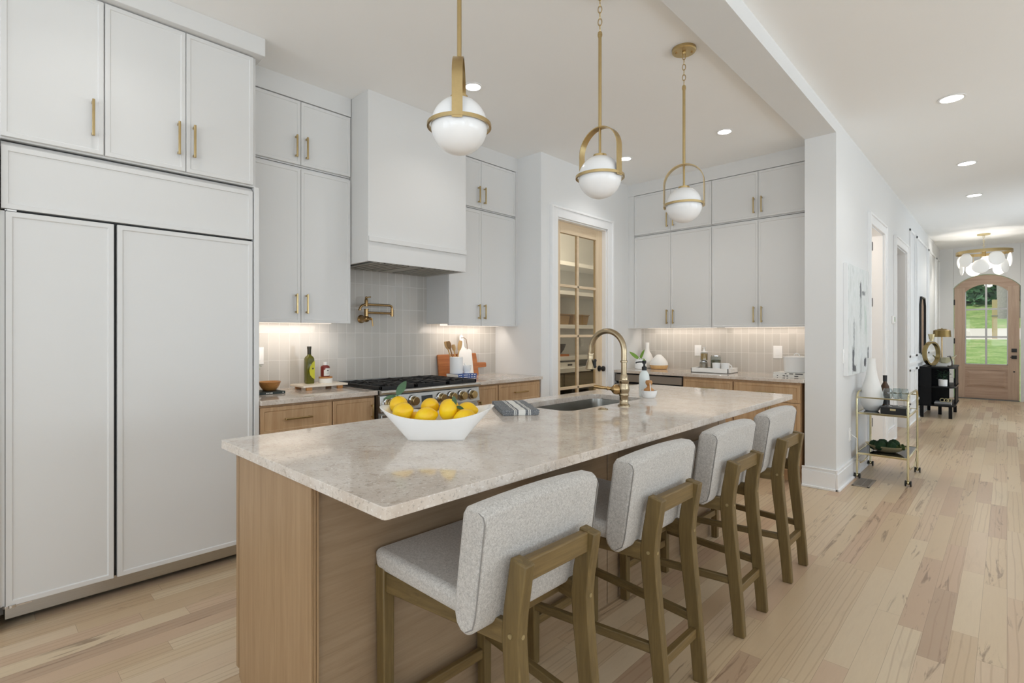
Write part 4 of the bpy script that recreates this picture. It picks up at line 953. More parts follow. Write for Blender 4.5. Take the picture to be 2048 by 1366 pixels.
tb, hx, hy, h = stack_book(-3.66, -3.47, 1.20, 1.455, bz, bz + .016, 'dark green book under the wooden bowl beside the refrigerator', M['bookgreen'], 'x+'); spine_bars(tb, hx, hy, h, ((.52, .55), (.56, .585), (.60, .63), (.64, .68), (.93, .96)), M['bookw'])
c = (-3.575, 1.395, bz + .016)
t = thing('wooden_bowl', 'small wooden bowl on the dark book beside the refrigerator', 'bowl', c)
mb = W(t); mb.lathe([(.034, 0), (.040, .002), (.058, .028), (.070, .058), (.067, .060), (.054, .030), (.036, .008), (0, .006)], c, 32); mb.build('body', M['bowlwood'], t, smooth=True, ang=60)
c = (-3.64, 1.268, bz + .016)
t = thing('potted_herb', 'small leafy green herb in a pink pot, half hidden by the end panel', 'plant', c)
mb = W(t); mb.lathe([(.03, 0), (.033, .002), (.042, .07), (.039, .07), (.032, .06), (0, .06)], c, 24); mb.build('pot', plain('pink_pot', S(206, 172, 160), .6), t, smooth=True, ang=50)
def foliage(t, c, n, rad, hgt, L, wd, mat, seed, up=.4, name='foliage'):
    rnd = random.Random(seed); mb = MB(); st = MB()
    for k in range(n):
        a = rnd.uniform(0, 2 * PI); rr = rad * math.sqrt(rnd.random()); z = hgt * rnd.uniform(.25, 1)
        p = Vector((rr * math.cos(a), rr * math.sin(a), z)); lf = leaf_mesh(L * rnd.uniform(.7, 1.2), wd * rnd.uniform(.8, 1.2), .3, 4)
        mt = Matrix.Translation(Vector(c) - Vector(t.location) + p) @ Matrix.Rotation(a + rnd.uniform(-.8, .8), 4, 'Z') @ Matrix.Rotation(-rnd.uniform(-.5, 1) * up * 2, 4, 'Y')
        mb.add([tuple(mt @ Vector(q)) for q in lf.v], lf.f)
        if k % 4 == 0:
            b0 = Vector(c) - Vector(t.location); st.tube([tuple(b0), tuple(b0 + Vector((p.x * .4, p.y * .4, z * .6))), tuple(b0 + p)], .0012, 5)
    mb.build(name, mat, t, smooth=True); st.build('stem', M['leaf'], t)
foliage(t, (c[0], c[1] + .012, c[2] + .06), 90, .068, .12, .026, .014, M['leafl'], 3)
# marble board with oil bottle, salt cellar, small bottle
brd = (-3.61, 1.79, bz); ang = .0
t = thing('serving_board', 'pale marble serving board on feet between the bowl and the range', 'board', brd, .0)
mb = W(t); mb.box(-3.715, -3.50, 1.592, 1.925, bz + .022, bz + .036); mb.build('slab', M['marble'], t, bevel=.002)
for x in (-3.70, -3.53):
    for y in (1.64, 1.87):
        mb = W(t); mb.box(x, x + .02, y - .02, y + .02, bz, bz + .022); mb.build('foot', M['bowlwood'], t, bevel=.002)
z = bz + .036
def sq_bottle(t, c, hw_, h1, prof, mat):
    mb = W(t); R = []
    for r, zz, sq in prof:
        R.append([(c[0] + x, c[1] + y, c[2] + zz) for x, y in rrect(-r, r, -r, r, r * sq, 4)])
    mb.rings(R); return mb.build('body', mat, t, smooth=True, ang=40)
c = (-3.655, 1.705, z)
t = thing('olive_oil_bottle', 'tall olive oil bottle with a yellow-green label on the marble board', 'bottle', c)
sq_bottle(t, c, .028, .2, [(.026, 0, .3), (.028, .004, .3), (.028, .178, .3), (.024, .192, .5), (.014, .204, .9), (.0125, .215, .98)], M['oilgreen'])
mb = W(t); mb.lathe([(.0135, .212), (.0135, .250), (.0150, .251), (.0150, .268), (0, .268)], c, 20); lbl(mb.build('cap', M['oilcap'], t, smooth=True, ang=40), 'dark screw cap')
mb = W(t); x = c[0] + .0284; pts = [(c[1] - .026 + .052 * 0, z + .0)]
L_ = [(c[1] + .0282, z + .03), (c[1] + .0282, z + .165), (c[1] + .012, z + .152), (c[1] - .006, z + .125), (c[1] - .012, z + .095), (c[1] - .006, z + .062), (c[1] + .010, z + .042)]
mb.prism(L_, 'x', x - .0002, x + .0006); lab = mb.build('label', M['yellowlabel'], t)
mb = W(t); mb.lathe([(.006, .0006), (.006, .0012), (0, .0012)], (x, c[1] + .014, z + .108), 14, 'x'); mb.build('olive_mark', M['oilcap'], lab)
c = (-3.625, 1.815, z)
t = thing('salt_cellar', 'low white marble salt cellar with wooden lid on the marble board', 'jar', c)
mb = W(t); mb.lathe([(.046, 0), (.048, .003), (.048, .034), (0, .034)], c, 32); mb.build('body', M['matwhite'], t, smooth=True, ang=40)
mb = W(t); mb.lathe([(.048, .0345), (.048, .044), (.046, .046), (0, .046)], c, 32); lbl(mb.build('lid', M['bowlwood'], t, smooth=True, ang=40), 'light wooden lid')
c = (-3.625, 1.812, z + .046)
t = thing('sauce_bottle', 'small maroon bottle with white label and cap on the salt cellar', 'bottle', c)
mb = W(t); mb.lathe([(.030, 0), (.032, .003), (.032, .068), (.028, .078), (.015, .083), (.015, .086), (0, .086)], c, 24); mb.build('body', M['redlabel'], t, smooth=True, ang=40)
mb = W(t); mb.lathe([(.016, .084), (.016, .106), (0, .106)], c, 20); lbl(mb.build('cap', M['plastic'], t, smooth=True, ang=40), 'white cap')
mb = W(t); a0 = -.75; n = 16
vs = []; fs = []
for i in range(n + 1):
    q = a0 + 2.0 * i / n
    for zz in (.006, .062 - (.012 if i < 3 else 0)): vs.append((c[0] + .0325 * math.cos(q), c[1] + .0325 * math.sin(q), c[2] + zz))
for i in range(n): fs.append((2 * i, 2 * i + 2, 2 * i + 3, 2 * i + 1))
mb.add(vs, fs); lab = mb.build('label', M['bookw'], t, smooth=True)
mb = W(t); mb.rbox((c[0] + .0327, c[1] + .004, c[2] + .045), .0012, .012, .006); mb.rbox((c[0] + .0327, c[1] + .004, c[2] + .026), .0012, .02, .0012); mb.build('label_print', M['bookdark'], lab)
# ------------------------------------------------------------------ range worktop, right part
bks = [(-3.66, -3.50, 2.985, 3.20, .914, .933, 'blue and white book at the bottom of the stack right of the range', M['bookblue']), (-3.665, -3.502, 2.985, 3.205, .9335, .9515, 'upper blue and white book right of the range, under the crock', M['bookblue'])]
for q in bks:
    tb, hx, hy, h = stack_book(*q[:7], q[7], 'x+', 0, group='books right of the range'); spine_bars(tb, hx, hy, h, ((.04, .10), (.12, .2), (.3, .52), (.56, .62), (.7, .78), (.84, .94)), M['bookw'])
    mb = MB(); mb.box(-hx, hx, -hy - .0006, -hy, .0, h); mb.build('page_edge', M['bookw'], tb)
c = (-3.60, 3.045, .9515)
t = thing('utensil_crock', 'white ceramic crock of wooden utensils on the blue books', 'crock', c)
mb = W(t); mb.lathe([(.055, 0), (.059, .003), (.060, .15), (.057, .152), (.055, .15), (.053, .01), (0, .008)], c, 36); mb.build('body', M['ceramic'], t, smooth=True, ang=50)
def utensil(name, label, base, tip, head, mat, tines=0):
    b = Vector(base); e = Vector(tip); d = (e - b).normalized(); t = thing(name, label, 'utensil', base, 0, 'wooden utensils in the white crock')
    mb = MB(); L = (e - b).length; hl, hwid = head
    wdir = Rv if abs(d.z) > .5 else Rv; nn = d.cross(Rv).normalized(); sd = nn.cross(d).normalized()
    P = []; Wd = []
    for f in (0, .3, .6): P.append(b - b + d * (L - hl) * f / .6); Wd.append(.006)
    for f in (.15, .35, .6, .85, 1.0): P.append(d * (L - hl + hl * f)); Wd.append(max(.006, hwid / 2 * math.sin(PI * (.12 + .68 * f)) ** .7))
    R = [[tuple(p + sd * (w_ * math.cos(q)) + nn * (.0035 * math.sin(q))) for q in [2 * PI * i / 12 for i in range(12)]] for p, w_ in zip(P, Wd)]
    mb.rings(R); mb.build('blade', mat, t, smooth=True)
    if tines:
        mb = MB()
        for u in (-.006, .006): mb.bar([tuple(d * (L - hl * .55) + sd * u + nn * .0036), tuple(d * (L - .002) + sd * u + nn * .0036)], .003, .001, N=nn)
        mb.build('slot', M['spoon'], t)
    return t
zc_ = c[2] + .01
utensil('wooden_spoon', 'dark wooden spoon leaning left in the white crock', (-3.59, 3.05, zc_), (-3.625, 2.968, 1.245), (.075, .042), M['spoon'])
utensil('wooden_spoon', 'pale wooden spoon just behind the dark spoon in the crock', (-3.605, 3.04, zc_), (-3.66, 2.970, 1.243), (.075, .040), M['beech'])
utensil('wooden_fork', 'short pale wooden fork in the middle of the white crock', (-3.60, 3.06, zc_), (-3.61, 3.018, 1.215), (.06, .036), M['beech'], 1)
utensil('wooden_spatula', 'flat pale wooden spatula leaning right in the white crock', (-3.60, 3.03, zc_), (-3.60, 3.098, 1.25), (.095, .040), M['beech'])
c = (-3.575, 3.148, .9515)
t = thing('mortar', 'small white mortar on the blue books beside the crock', 'mortar', c)
mb = W(t); mb.lathe([(.03, 0), (.033, .003), (.030, .012), (.036, .03), (.041, .058), (.042, .072), (.037, .072), (.032, .03), (0, .014)], c, 30); mb.build('body', M['ceramic'], t, smooth=True, ang=50)
t = thing('pestle', 'white pestle leaning in the small mortar', 'pestle', (c[0], c[1], c[2] + .02))
b0, b1 = Vector((c[0] + .004, c[1] + .018, c[2] + .034)), Vector((c[0], c[1] - .03, c[2] + .094))
mb = W(t); mb.tube([tuple(b0.lerp(b1, f)) for f in (0, .1, .3, .6, .9, 1)], .009, 14, scale=[.6, 1, .85, .7, .95, .5]); mb.build('shaft', M['ceramic'], t, smooth=True)
# boards leaning on the tiles
def lean_board(name, label, y, outline, mat, xb, xt, th=.018):
    t = thing(name, label, 'cutting board', (xb, y, IT)); mb = MB(); H_ = max(v for u, v in outline); sl = (xt - xb) / H_
    n = len(outline); R0 = [(sl * v, u, v) for u, v in outline]; R1 = [(sl * v + th, u, v) for u, v in outline]
    mb.rings([R0, R1]); mb.build('board', mat, t, bevel=.002); return t, sl
lean_board('cutting_board', 'teak paddle board leaning on the tiles behind the white crock', 2.965, rrect(0, .36, 0, .215, .01, 3)[:0] + [(0, 0), (.485, 0), (.483, .068), (.588, .070), (.598, .076), (.598, .110), (.588, .116), (.481, .118), (.474, .205), (.468, .21), (.01, .205), (0, .198)], M['teak'], -3.757, -3.787)
arc_ = [(.085 + .034 * math.cos(q) * .62 - .03, .355 + .034 * math.sin(q)) for q in [PI * i / 12 for i in range(13)]]
t, sl = lean_board('cutting_board', 'white paddle board with a corded handle between the teak board and crock', 3.178, [(0, 0), (.165, 0), (.165, .235), (.15, .25), (.088, .262), (.076, .28)] + arc_ + [(.034, .28), (.022, .262), (.008, .25), (0, .235)], M['matwhite'], -3.706, -3.762, .014)
mb = MB(); mb.tube([(sl * .36 + .015, .055, .36), (sl * .36 + .022, .075, .362), (sl * .34 + .024, .10, .345), (sl * .30 + .022, .108, .30), (sl * .25 + .02, .106, .25)], .003, 8); mb.lathe([(.006, 0), (.006, .0145), (0, .0145)], (sl * .36 + .0005, .055, .36), 12, 'x'); mb.build('cord', M['rope'], t, smooth=True)
# wall plates
def plate(label, F, u, v, kind, w_=.075, h_=.12):
    t = thing('wall_plate', label, 'wall plate', F.P(u, v, 0)); mb = W(t); F.box(mb, u - w_ / 2, u + w_ / 2, v - h_ / 2, v + h_ / 2, 0, .006); mb.build('plate', M['plastic'], t, bevel=.002)
    for k in range(kind):
        uu = u + (k - (kind - 1) / 2) * .046
        mb = W(t); F.box(mb, uu - .017, uu + .017, v - .033, v + .033, .006, .009); mb.build('rocker', M['ceramic'], t, bevel=.001)
plate('white outlet plate on the tiles beside the refrigerator', Face('x', -3.79), 1.400, 1.155, 1)
plate('white outlet plate on the back tiles behind the white tray', Face('y', 5.59), -2.48, 1.13, 1)
plate('white switch plate on the back tiles near the white pot', Face('y', 5.59), -1.658, 1.13, 1, .085, .125)
plate('white switch plate on the pillar beside the painting', Face('x', WX), 5.27, 1.115, 2, .115, .12)
t = thing('thermostat', 'white thermostat on the hall wall between two doorways', 'thermostat', (WX, 7.93, 1.49)); mb = W(t); mb.box(WX, WX + .022, 7.87, 7.99, 1.44, 1.54); mb.build('case', M['plastic'], t, bevel=.006); mb = W(t); mb.box(WX + .022, WX + .024, 7.89, 7.97, 1.465, 1.525); mb.build('screen', M['chrome'], t)
plate('white low outlet plate behind the bar cart', Face('x', WX), 5.50, .40, 1)

# ------------------------------------------------------------------ back worktop
c = (-3.045, 5.485, IT)
t = thing('vase', 'slim-necked white gourd vase in the back corner beside the pantry wall', 'vase', c)
mb = W(t); mb.lathe([(.045, 0), (.062, .02), (.074, .07), (.068, .12), (.048, .165), (.026, .20), (.022, .235), (.023, .30), (.019, .30), (.018, .2), (0, .19)], c, 32); mb.build('body', M['matwhite'], t, smooth=True, ang=60)
c = (-2.868, 5.43, IT)
t = thing('diffuser', 'white teardrop diffuser with a wooden base on the back worktop', 'diffuser', c)
mb = W(t); mb.lathe([(.075, 0), (.088, .006), (.100, .035), (.1015, .046), (0, .046)], c, 36); lbl(mb.build('base', M['beech'], t, smooth=True, ang=40), 'pale wooden base')
mb = W(t); mb.lathe([(.1015, .0465), (.098, .07), (.08, .105), (.05, .138), (.03, .158), (.018, .165), (0, .166)], c, 36); mb.build('shell', M['matwhite'], t, smooth=True, ang=60)
c = (-3.03, 5.31, IT)
t = thing('orchid_pot', 'young orchid with broad green leaves in a lidded white pot', 'plant', c)
mb = W(t); mb.lathe([(.058, 0), (.066, .004), (.068, .05), (.064, .085), (.056, .102), (.054, .112), (.050, .112), (.05, .1), (0, .1)], c, 32); mb.build('pot', M['ceramic'], t, smooth=True, ang=50)
mb = W(t); mb.tube([(c[0] + .012 + .016 * math.cos(q), c[1] - .05, c[2] + .105 + .022 * math.sin(q)) for q in [PI * i / 10 for i in range(11)]], .004, 8); mb.build('handle', M['ceramic'], t, smooth=True)
for d_, L, wd in (((-.78, -.05, .62), .17, .042), ((.35, .0, .95), .13, .034), ((.9, -.3, .05), .085, .045)):
    mb = leaf_mesh(L, wd, .15); X3 = Vector(d_).normalized(); n_ = Vector((.2, -.75, .6)); Z3 = (n_ - X3 * n_.dot(X3)).normalized(); mt = Matrix.Translation((0, -.02, .10)) @ Matrix((X3, Z3.cross(X3), Z3)).transposed().to_4x4()
    mb.v = [tuple(mt @ Vector(p)) for p in mb.v]; mb.build('leaf', M['leafl'], t, smooth=True)
# tray with jars and cups
c = (-2.19, 5.31, IT)
t = thing('serving_tray', 'low white tray holding jars and cups on the back worktop', 'tray', c)
mb = W(t); x0, x1, y0, y1 = -2.385, -2.0, 5.20, 5.46
mb.box(x0, x1, y0, y1, IT, IT + .008).box(x0, x1, y0, y0 + .01, IT, IT + .05).box(x0, x1, y1 - .01, y1, IT, IT + .05).box(x0, x0 + .01, y0, y1, IT, IT + .05)
mb.box(x1 - .01, x1, y0, 5.29, IT, IT + .05).box(x1 - .01, x1, 5.37, y1, IT, IT + .05).box(x1 - .01, x1, 5.29, 5.37, IT, IT + .02).box(x1 - .01, x1, 5.29, 5.37, IT + .036, IT + .05)
mb.build('body', M['matwhite'], t, bevel=.002)
tz = IT + .008
def jar(c, r, h, fill, fh, label, lid, group):
    t = thing('glass_jar', label, 'jar', c, 0, group)
    mb = W(t); mb.lathe([(r, 0), (r, h), (r * .9, h + .008), (r * .86, h + .008), (r - .003, h - .004), (r - .003, .004), (0, .004)], c, 28); mb.build('glass', M['wineglass'], t, smooth=True, ang=50)
    mb = W(t); mb.lathe([(r - .005, .006), (r - .005, fh * .96), (r * .5, fh), (0, fh * .98)], c, 24); lbl(mb.build('contents', fill, t, smooth=True, ang=40), 'dry goods inside')
    mb = W(t)
    if lid == 'swing':
        mb.lathe([(r * .9, h + .010), (r * .9, h + .018), (r * .5, h + .024), (0, h + .024)], c, 24)
    else: mb.lathe([(r * 1.02, h + .010), (r * 1.02, h + .016), (.012, h + .02), (.006, h + .05), (.018, h + .058), (.018, h + .062), (0, h + .063)], c, 24)
    lbl(mb.build('lid', M['chrome'] if lid == 'swing' else M['plastic'], t, smooth=True, ang=40), 'metal lid' if lid == 'swing' else 'clear knobbed lid')
jar((-2.335, 5.40, tz), .043, .085, M['shells'], .082, 'glass jar of mixed beans at the left end of the white tray', 'swing', 'jars on the white tray')
jar((-2.325, 5.39, tz + .112), .038, .075, M['spice'], .072, 'glass jar of pasta stacked on the bean jar', 'knob', 'jars on the white tray')
jar((-2.205, 5.40, tz), .052, .148, M['olives'], .12, 'squat glass jar of green olives behind the white cups', 'swing', 'jars on the white tray')
def cup(c, a, label):
    t = thing('cup', label, 'cup', c, a, 'white cups on the tray')
    mb = MB(); mb.lathe([(.024, 0), (.028, .003), (.038, .045), (.041, .095), (.038, .095), (.034, .045), (.024, .008), (0, .007)], (0, 0, 0), 28); mb.build('body', M['ceramic'], t, smooth=True, ang=50)
    mb = MB(); mb.tube([(.036 + .026 * math.sin(q), 0, .055 + .026 * math.cos(q)) for q in [PI * i / 10 for i in range(11)]], .0045, 8); mb.build('handle', M['ceramic'], t, smooth=True)
cup((-2.142, 5.262, tz), 2.4, 'white cup on the tray in front of the olive jar'); cup((-2.052, 5.262, tz), .1, 'white cup at the right end of the tray')
for i, (q, l) in enumerate((((-1.585, -1.31, 5.20, 5.42, IT, IT + .02), 'lower pale cookbook under the white pot on the back worktop'), ((-1.583, -1.312, 5.205, 5.42, IT + .0205, IT + .04), 'upper pale cookbook directly under the white pot'))):
    tb, hx, hy, h = stack_book(*q, l, M['bookw'], 'y-', 0, group='cookbooks under the white pot'); mb = MB()
    for a, b in (((.12, .16), (.30, .38), (.42, .47), (.66, .78)) if i == 0 else ((.36, .42), (.5, .62), (.68, .92))): mb.box(-hx + 2 * hx * a, -hx + 2 * hx * b, -hy - .0006, -hy, h * .3, h * .7)
    mb.build('spine_print', M['bookdark'], tb)
c = (-1.415, 5.32, IT + .04)
t = thing('dutch_oven', 'white lidded pot standing on cookbooks beside the white pillar', 'pot', c)
mb = W(t); mb.lathe([(.098, 0), (.105, .004), (.112, .13), (.112, .134), (.1, .134), (0, .13)], c, 40); mb.build('body', M['ceramic'], t, smooth=True, ang=50)
mb = W(t); mb.lathe([(.114, .1345), (.114, .142), (.09, .150), (.03, .156), (0, .157)], c, 40); ld_ = mb.build('lid', M['ceramic'], t, smooth=True, ang=50)
mb = W(t); mb.tube([(c[0] + .022 * math.cos(q), c[1], c[2] + .155 + .020 * math.sin(q)) for q in [PI * i / 10 for i in range(11)]], .0045, 8); mb.build('lid_handle', M['ceramic'], ld_, smooth=True)

# ------------------------------------------------------------------ pantry contents
PX = -4.88
def shelf(z, label, th=.055):
    return tag(MB().box(PX, -4.48, 3.87, 7.48, z - th, z).build('shelf', M['trim'], None, bevel=.002), label, 'shelf', 'pantry shelves')
lamp('pantry_light', 'POINT', (-3.95, 5.6, 2.80), (0, 0, 0), 24, (1, .93, .84), shadow_soft_size=.12)
for z, l in ((2.337, 'top white pantry shelf seen through the door glass'), (1.924, 'second white pantry shelf from the top, empty'), (1.448, 'white pantry shelf carrying the woven baskets'), (1.0, 'white pantry shelf carrying the dark mixing bowl')): shelf(z, l)
tag(MB().box(PX, -4.40, 3.87, 7.48, .78, .84).build('worktop', M['trim'], None, bevel=.002), 'white pantry counter below the shelves', 'worktop')
M['taupe'] = plain('taupe_paint', S(150, 140, 122), .5)
t = thing('pantry_cabinet', 'dim taupe cabinet under the pantry counter', 'cabinet', (-4.65, 6.2, 0)); mb = W(t); mb.box(PX, -4.45, 3.87, 7.48, 0, .779); mb.build('body', M['taupe'], t)
for y in (3.9, 4.8, 5.7, 6.6):
    mb = W(t); Face('x', -4.43).shaker(mb, y, y + .88, .1, .76); mb.build('door', M['taupe'], t)
for y, l in ((5.76, 'woven basket at the left on the pantry shelf'), (6.22, 'woven basket at the right on the pantry shelf')):
    t = thing('basket', l, 'basket', (-4.68, y, 1.448), 0, 'woven baskets in the pantry'); mb = MB(); mb.hexa([(-.14, -.17, 0), (.14, -.17, 0), (.14, .17, 0), (-.14, .17, 0)], [(-.16, -.19, .14), (.16, -.19, .14), (.16, .19, .14), (-.16, .19, .14)]); mb.build('body', M['basket'], t, bevel=.01)
    mb = MB(); mb.bar([(-.16, -.19, .145), (.16, -.19, .145), (.16, .19, .145), (-.16, .19, .145)], .014, .014, N=(0, 0, 1), closed=True); mb.build('rim', M['basket'], t)
stack_book(-4.80, -4.52, 5.55, 5.92, 1.0, 1.03, 'flat orange-brown book under the dark bowl in the pantry', M['teak'], 'x+')
c = (-4.66, 5.80, 1.03)
t = thing('mixing_bowl', 'dark pewter bowl seen through the pantry door glass', 'bowl', c); mb = W(t); mb.lathe([(.06, 0), (.07, .01), (.11, .06), (.14, .14), (.135, .14), (.1, .06), (.05, .02), (0, .018)], c, 30); mb.build('body', M['mixbowl'], t, smooth=True, ang=60)
plate('white outlet plate inside the pantry', Face('x', PX), 6.72, 1.18, 1)
t = thing('storage_box', 'small white box on the pantry counter', 'box', (-4.6, 5.85, .84)); mb = W(t); mb.box(-4.72, -4.5, 5.62, 6.08, .84, .915); mb.build('body', M['matwhite'], t, bevel=.004); mb = W(t); mb.box(-4.5, -4.494, 5.86, 5.96, .865, .89); mb.build('label_holder', M['bookdark'], t)
c = (-4.15, 5.55, 0)
t = thing('waste_bin', 'low black bin on the pantry floor', 'bin', c); mb = W(t); mb.lathe([(.15, 0), (.17, .01), (.19, .60), (.18, .61), (0, .63)], c, 30); mb.build('body', M['black'], t, smooth=True, ang=40)

# ------------------------------------------------------------------ hall: painting, vent, bar cart
t = thing('painting', 'white and grey abstract canvas on the pillar wall above the bar cart', 'painting', (WX, 5.70, 1.44))
mb = W(t); mb.box(WX, WX + .036, 5.247, 6.165, .945, 1.928); mb.build('canvas_frame', M['trim'], t, bevel=.003)
mb = W(t); mb.box(WX + .036, WX + .0375, 5.25, 6.162, .948, 1.925); mb.build('paint', M['art'], t)
t = thing('floor_vent', 'brown metal floor vent beside the bar cart', 'floor vent', (-.91, 5.43, 0))
mb = W(t); x0, x1, y0, y1 = -.975, -.845, 5.275, 5.60
mb.box(x0, x1, y0, y0 + .02, 0, .005).box(x0, x1, y1 - .02, y1, 0, .005).box(x0, x0 + .018, y0, y1, 0, .005).box(x1 - .018, x1, y0, y1, 0, .005); mb.build('frame', M['taupesteel'], t, bevel=.001)
mb = W(t)
for k in range(22): y = y0 + .025 + k * .0128; mb.box(x0 + .018, x1 - .018, y, y + .005, .001, .004)
mb.box(-.912, -.906, y0 + .02, y1 - .02, .001, .0045); mb.build('louver', M['taupesteel'], t)
W(t).box(x0 + .016, x1 - .016, y0 + .018, y1 - .018, .0002, .001).build('grille_back', M['black'], t)
cx0, cx1, cy0, cy1 = -.985, -.615, 5.565, 6.205
t = thing('bar_cart', 'slim gold two-tier bar cart on casters against the hall wall', 'bar cart', ((cx0 + cx1) / 2, (cy0 + cy1) / 2, 0))
for x in (cx0, cx1):
    mb = W(t); h = .775; rr = .10
    pth = [(x, cy0, .055), (x, cy0, .30), (x, cy0, h - .06)] + [(x, cy0 + .10 - .10 * math.cos(q), h - .06 + .07 * math.sin(q)) for q in [PI / 2 * i / 7 for i in range(1, 8)]]
    pth += [(x, cy1 - .10 + .10 * math.sin(q), h - .06 + .07 * math.cos(q)) for q in [PI / 2 * i / 7 for i in range(0, 8)]] + [(x, cy1, .30), (x, cy1, .055)]
    mb.tube(pth, .009, 10, N=(1, 0, 0)); mb.build('side_frame', M['gold'], t, smooth=True)
    mb = W(t); q_ = [(x, cy0 + .01, .225), (x, cy0 + .05, .16), (x, cy0 + .16, .115), (x, cy0 + .32, .105), (x, cy1 - .16, .115), (x, cy1 - .05, .16), (x, cy1 - .01, .225)]
    mb.tube(q_, .006, 8, N=(1, 0, 0)); mb.build('brace', M['gold'], t, smooth=True)
for z in (.596, .232):
    mb = W(t); mb.bar([(cx0, cy0, z), (cx1, cy0, z), (cx1, cy1, z), (cx0, cy1, z)], .014, .018, N=(0, 0, 1), closed=True); sh_ = mb.build('shelf_frame', M['gold'], t, bevel=.002)
    mb = W(t); mb.box(cx0 + .008, cx1 - .008, cy0 + .008, cy1 - .008, z, z + .006); mb.build('shelf_glass', M['mirrorglass'] if z > .4 else M['bglass'], sh_)
for y in (cy0, cy1):
    mb = W(t); mb.bar([(cx0, y, .738), (cx1, y, .738)], .014, .012, N=(0, 0, 1)); mb.build('rail', M['gold'], t, bevel=.002)
for x in (cx0, cx1):
    for y in (cy0, cy1):
        mb = W(t); mb.cyl((x, y, .046), .007, .02, 10).ball((x, y + .012, .03), .017); cs = mb.build('caster', M['gold'], t, smooth=True)
        for s in (-1, 1):
            mb = W(t); mb.lathe([(.012, -.006), (.024, -.005), (.024, .005), (.012, .006)], (x + s * .018, y + .012, .024), 18, 'x'); mb.build('wheel', M['black'], cs, smooth=True, ang=40)
cz = .602
c = (-.905, 5.76, cz)
t = thing('vase', 'tall white gourd vase on the upper shelf of the bar cart', 'vase', c)
mb = W(t); mb.lathe([(.048, 0), (.058, .01), (.085, .07), (.092, .12), (.086, .17), (.068, .24), (.046, .32), (.034, .40), (.031, .46), (.034, .485), (.030, .485), (.028, .4), (0, .3)], c, 36); mb.build('body', M['matwhite'], t, smooth=True, ang=60)
c = (-.835, 5.985, cz)
t = thing('wine_bottle', 'dark amber wine bottle behind the glasses on the bar cart', 'bottle', c)
mb = W(t); mb.lathe([(.034, 0), (.037, .004), (.037, .19), (.031, .22), (.016, .25), (.0145, .30), (.0165, .302), (.0165, .315), (0, .315)], c, 28); mb.build('body', M['winebottle'], t, smooth=True, ang=50)
mb = W(t); mb.lathe([(.0165, .262), (.0175, .318), (0, .319)], c, 20); mb.build('foil', M['black'], t, smooth=True, ang=40)
mb = W(t); mb.lathe([(.0376, .05), (.0376, .14)], c, 28, caps=(False, False)); mb.build('label', M['winelabel'], t, smooth=True)
t = thing('keepsake_box', 'black box with a metal clasp under the glasses on the bar cart', 'box', (-.722, 5.72, cz))
mb = W(t); mb.box(-.815, -.63, 5.60, 5.84, cz, cz + .06); mb.build('body', M['black'], t, bevel=.003)
mb = W(t); mb.box(-.63, -.6285, 5.604, 5.836, cz + .004, cz + .056); mb.build('side_panel', M['paper'], t); mb = W(t); mb.box(-.745, -.705, 5.596, 5.60, cz + .034, cz + .050); lbl(mb.build('clasp', M['silver'], t), 'silver clasp')
for i, (x, y, l) in enumerate(((-.775, 5.70, 'wine glass at the vase end of the black box'), (-.715, 5.76, 'middle wine glass on the black box'), (-.660, 5.73, 'wine glass at the right end of the black box'))):
    c = (x, y, cz + .0602); t = thing('wine_glass', l, 'glass', c, 0, 'wine glasses on the bar cart')
    mb = W(t); mb.lathe([(.030, 0), (.030, .002), (.006, .006), (.0035, .012), (.0035, .05), (.010, .056), (.030, .075), (.037, .10), (.034, .135), (.028, .16), (.0265, .16), (.032, .135), (.0352, .1), (.028, .077), (.006, .061), (0, .06)], c, 28); mb.build('glass', M['wineglass'], t, smooth=True, ang=60)
lz = .238
c = (-.795, 5.78, lz)
t = thing('gilt_tray_bowl', 'long shallow gilt bowl of moss balls on the lower cart shelf', 'bowl', c, .0)
def oval(rx, ry, z, n=36): return [(rx * math.cos(2 * PI * i / n), ry * math.sin(2 * PI * i / n), z + .012 * abs(math.cos(2 * PI * i / n)) ** 3) for i in range(n)]
mb = MB(); mb.rings([oval(.09, .05, 0), oval(.115, .075, .012), oval(.155, .10, .045), oval(.160, .104, .056), oval(.154, .10, .056), oval(.11, .07, .018), oval(.05, .03, .012)]); mb.build('body', M['silver'], t, smooth=True, ang=60)
rnd = random.Random(5)
for i, (x, y, z, r, l) in enumerate(((-.885, 5.76, .052, .043, 'moss ball at the left end of the gilt bowl'), (-.835, 5.72, .060, .045, 'front left moss ball in the gilt bowl'), (-.83, 5.82, .060, .044, 'back left moss ball in the gilt bowl'), (-.755, 5.735, .058, .044, 'front middle moss ball in the gilt bowl'), (-.745, 5.82, .064, .046, 'tallest moss ball at the back of the gilt bowl'))):
    o = MB(); ph = [(rnd.uniform(4, 9), rnd.uniform(0, 6)) for _ in range(6)]
    def lump(q, d, ph=ph, r=r):
        s = 1 + .05 * sum(math.sin(ph[j][0] * d[j % 3] * 3 + ph[j][1]) for j in range(6)) / 2
        return tuple(v * s for v in q)
    o.off = (0, 0, 0); o.ball((0, 0, 0), r, n=26, m=18, fn=lump); ob = o.build('moss_ball', M['moss'], None, smooth=True, ang=80); ob.location = (x, y, lz + z); tag(ob, l, 'moss ball', 'moss balls in the gilt bowl')
mb = MB(); rnd = random.Random(9)
for k in range(60):
    x, y = -.685 + rnd.uniform(-.035, .03), 5.765 + rnd.uniform(-.05, .05); mb.ball((x, y, lz + .052 + rnd.uniform(-.006, .018)), rnd.uniform(.007, .012), n=6, m=4)
o = mb.build('loose_moss', plain('olive_moss', S(52, 68, 22), .95, var=.5, scale=90, bump=1), None, smooth=True); o['kind'] = 'stuff'; tag(o, 'loose olive moss at the right end of the gilt bowl', 'moss')
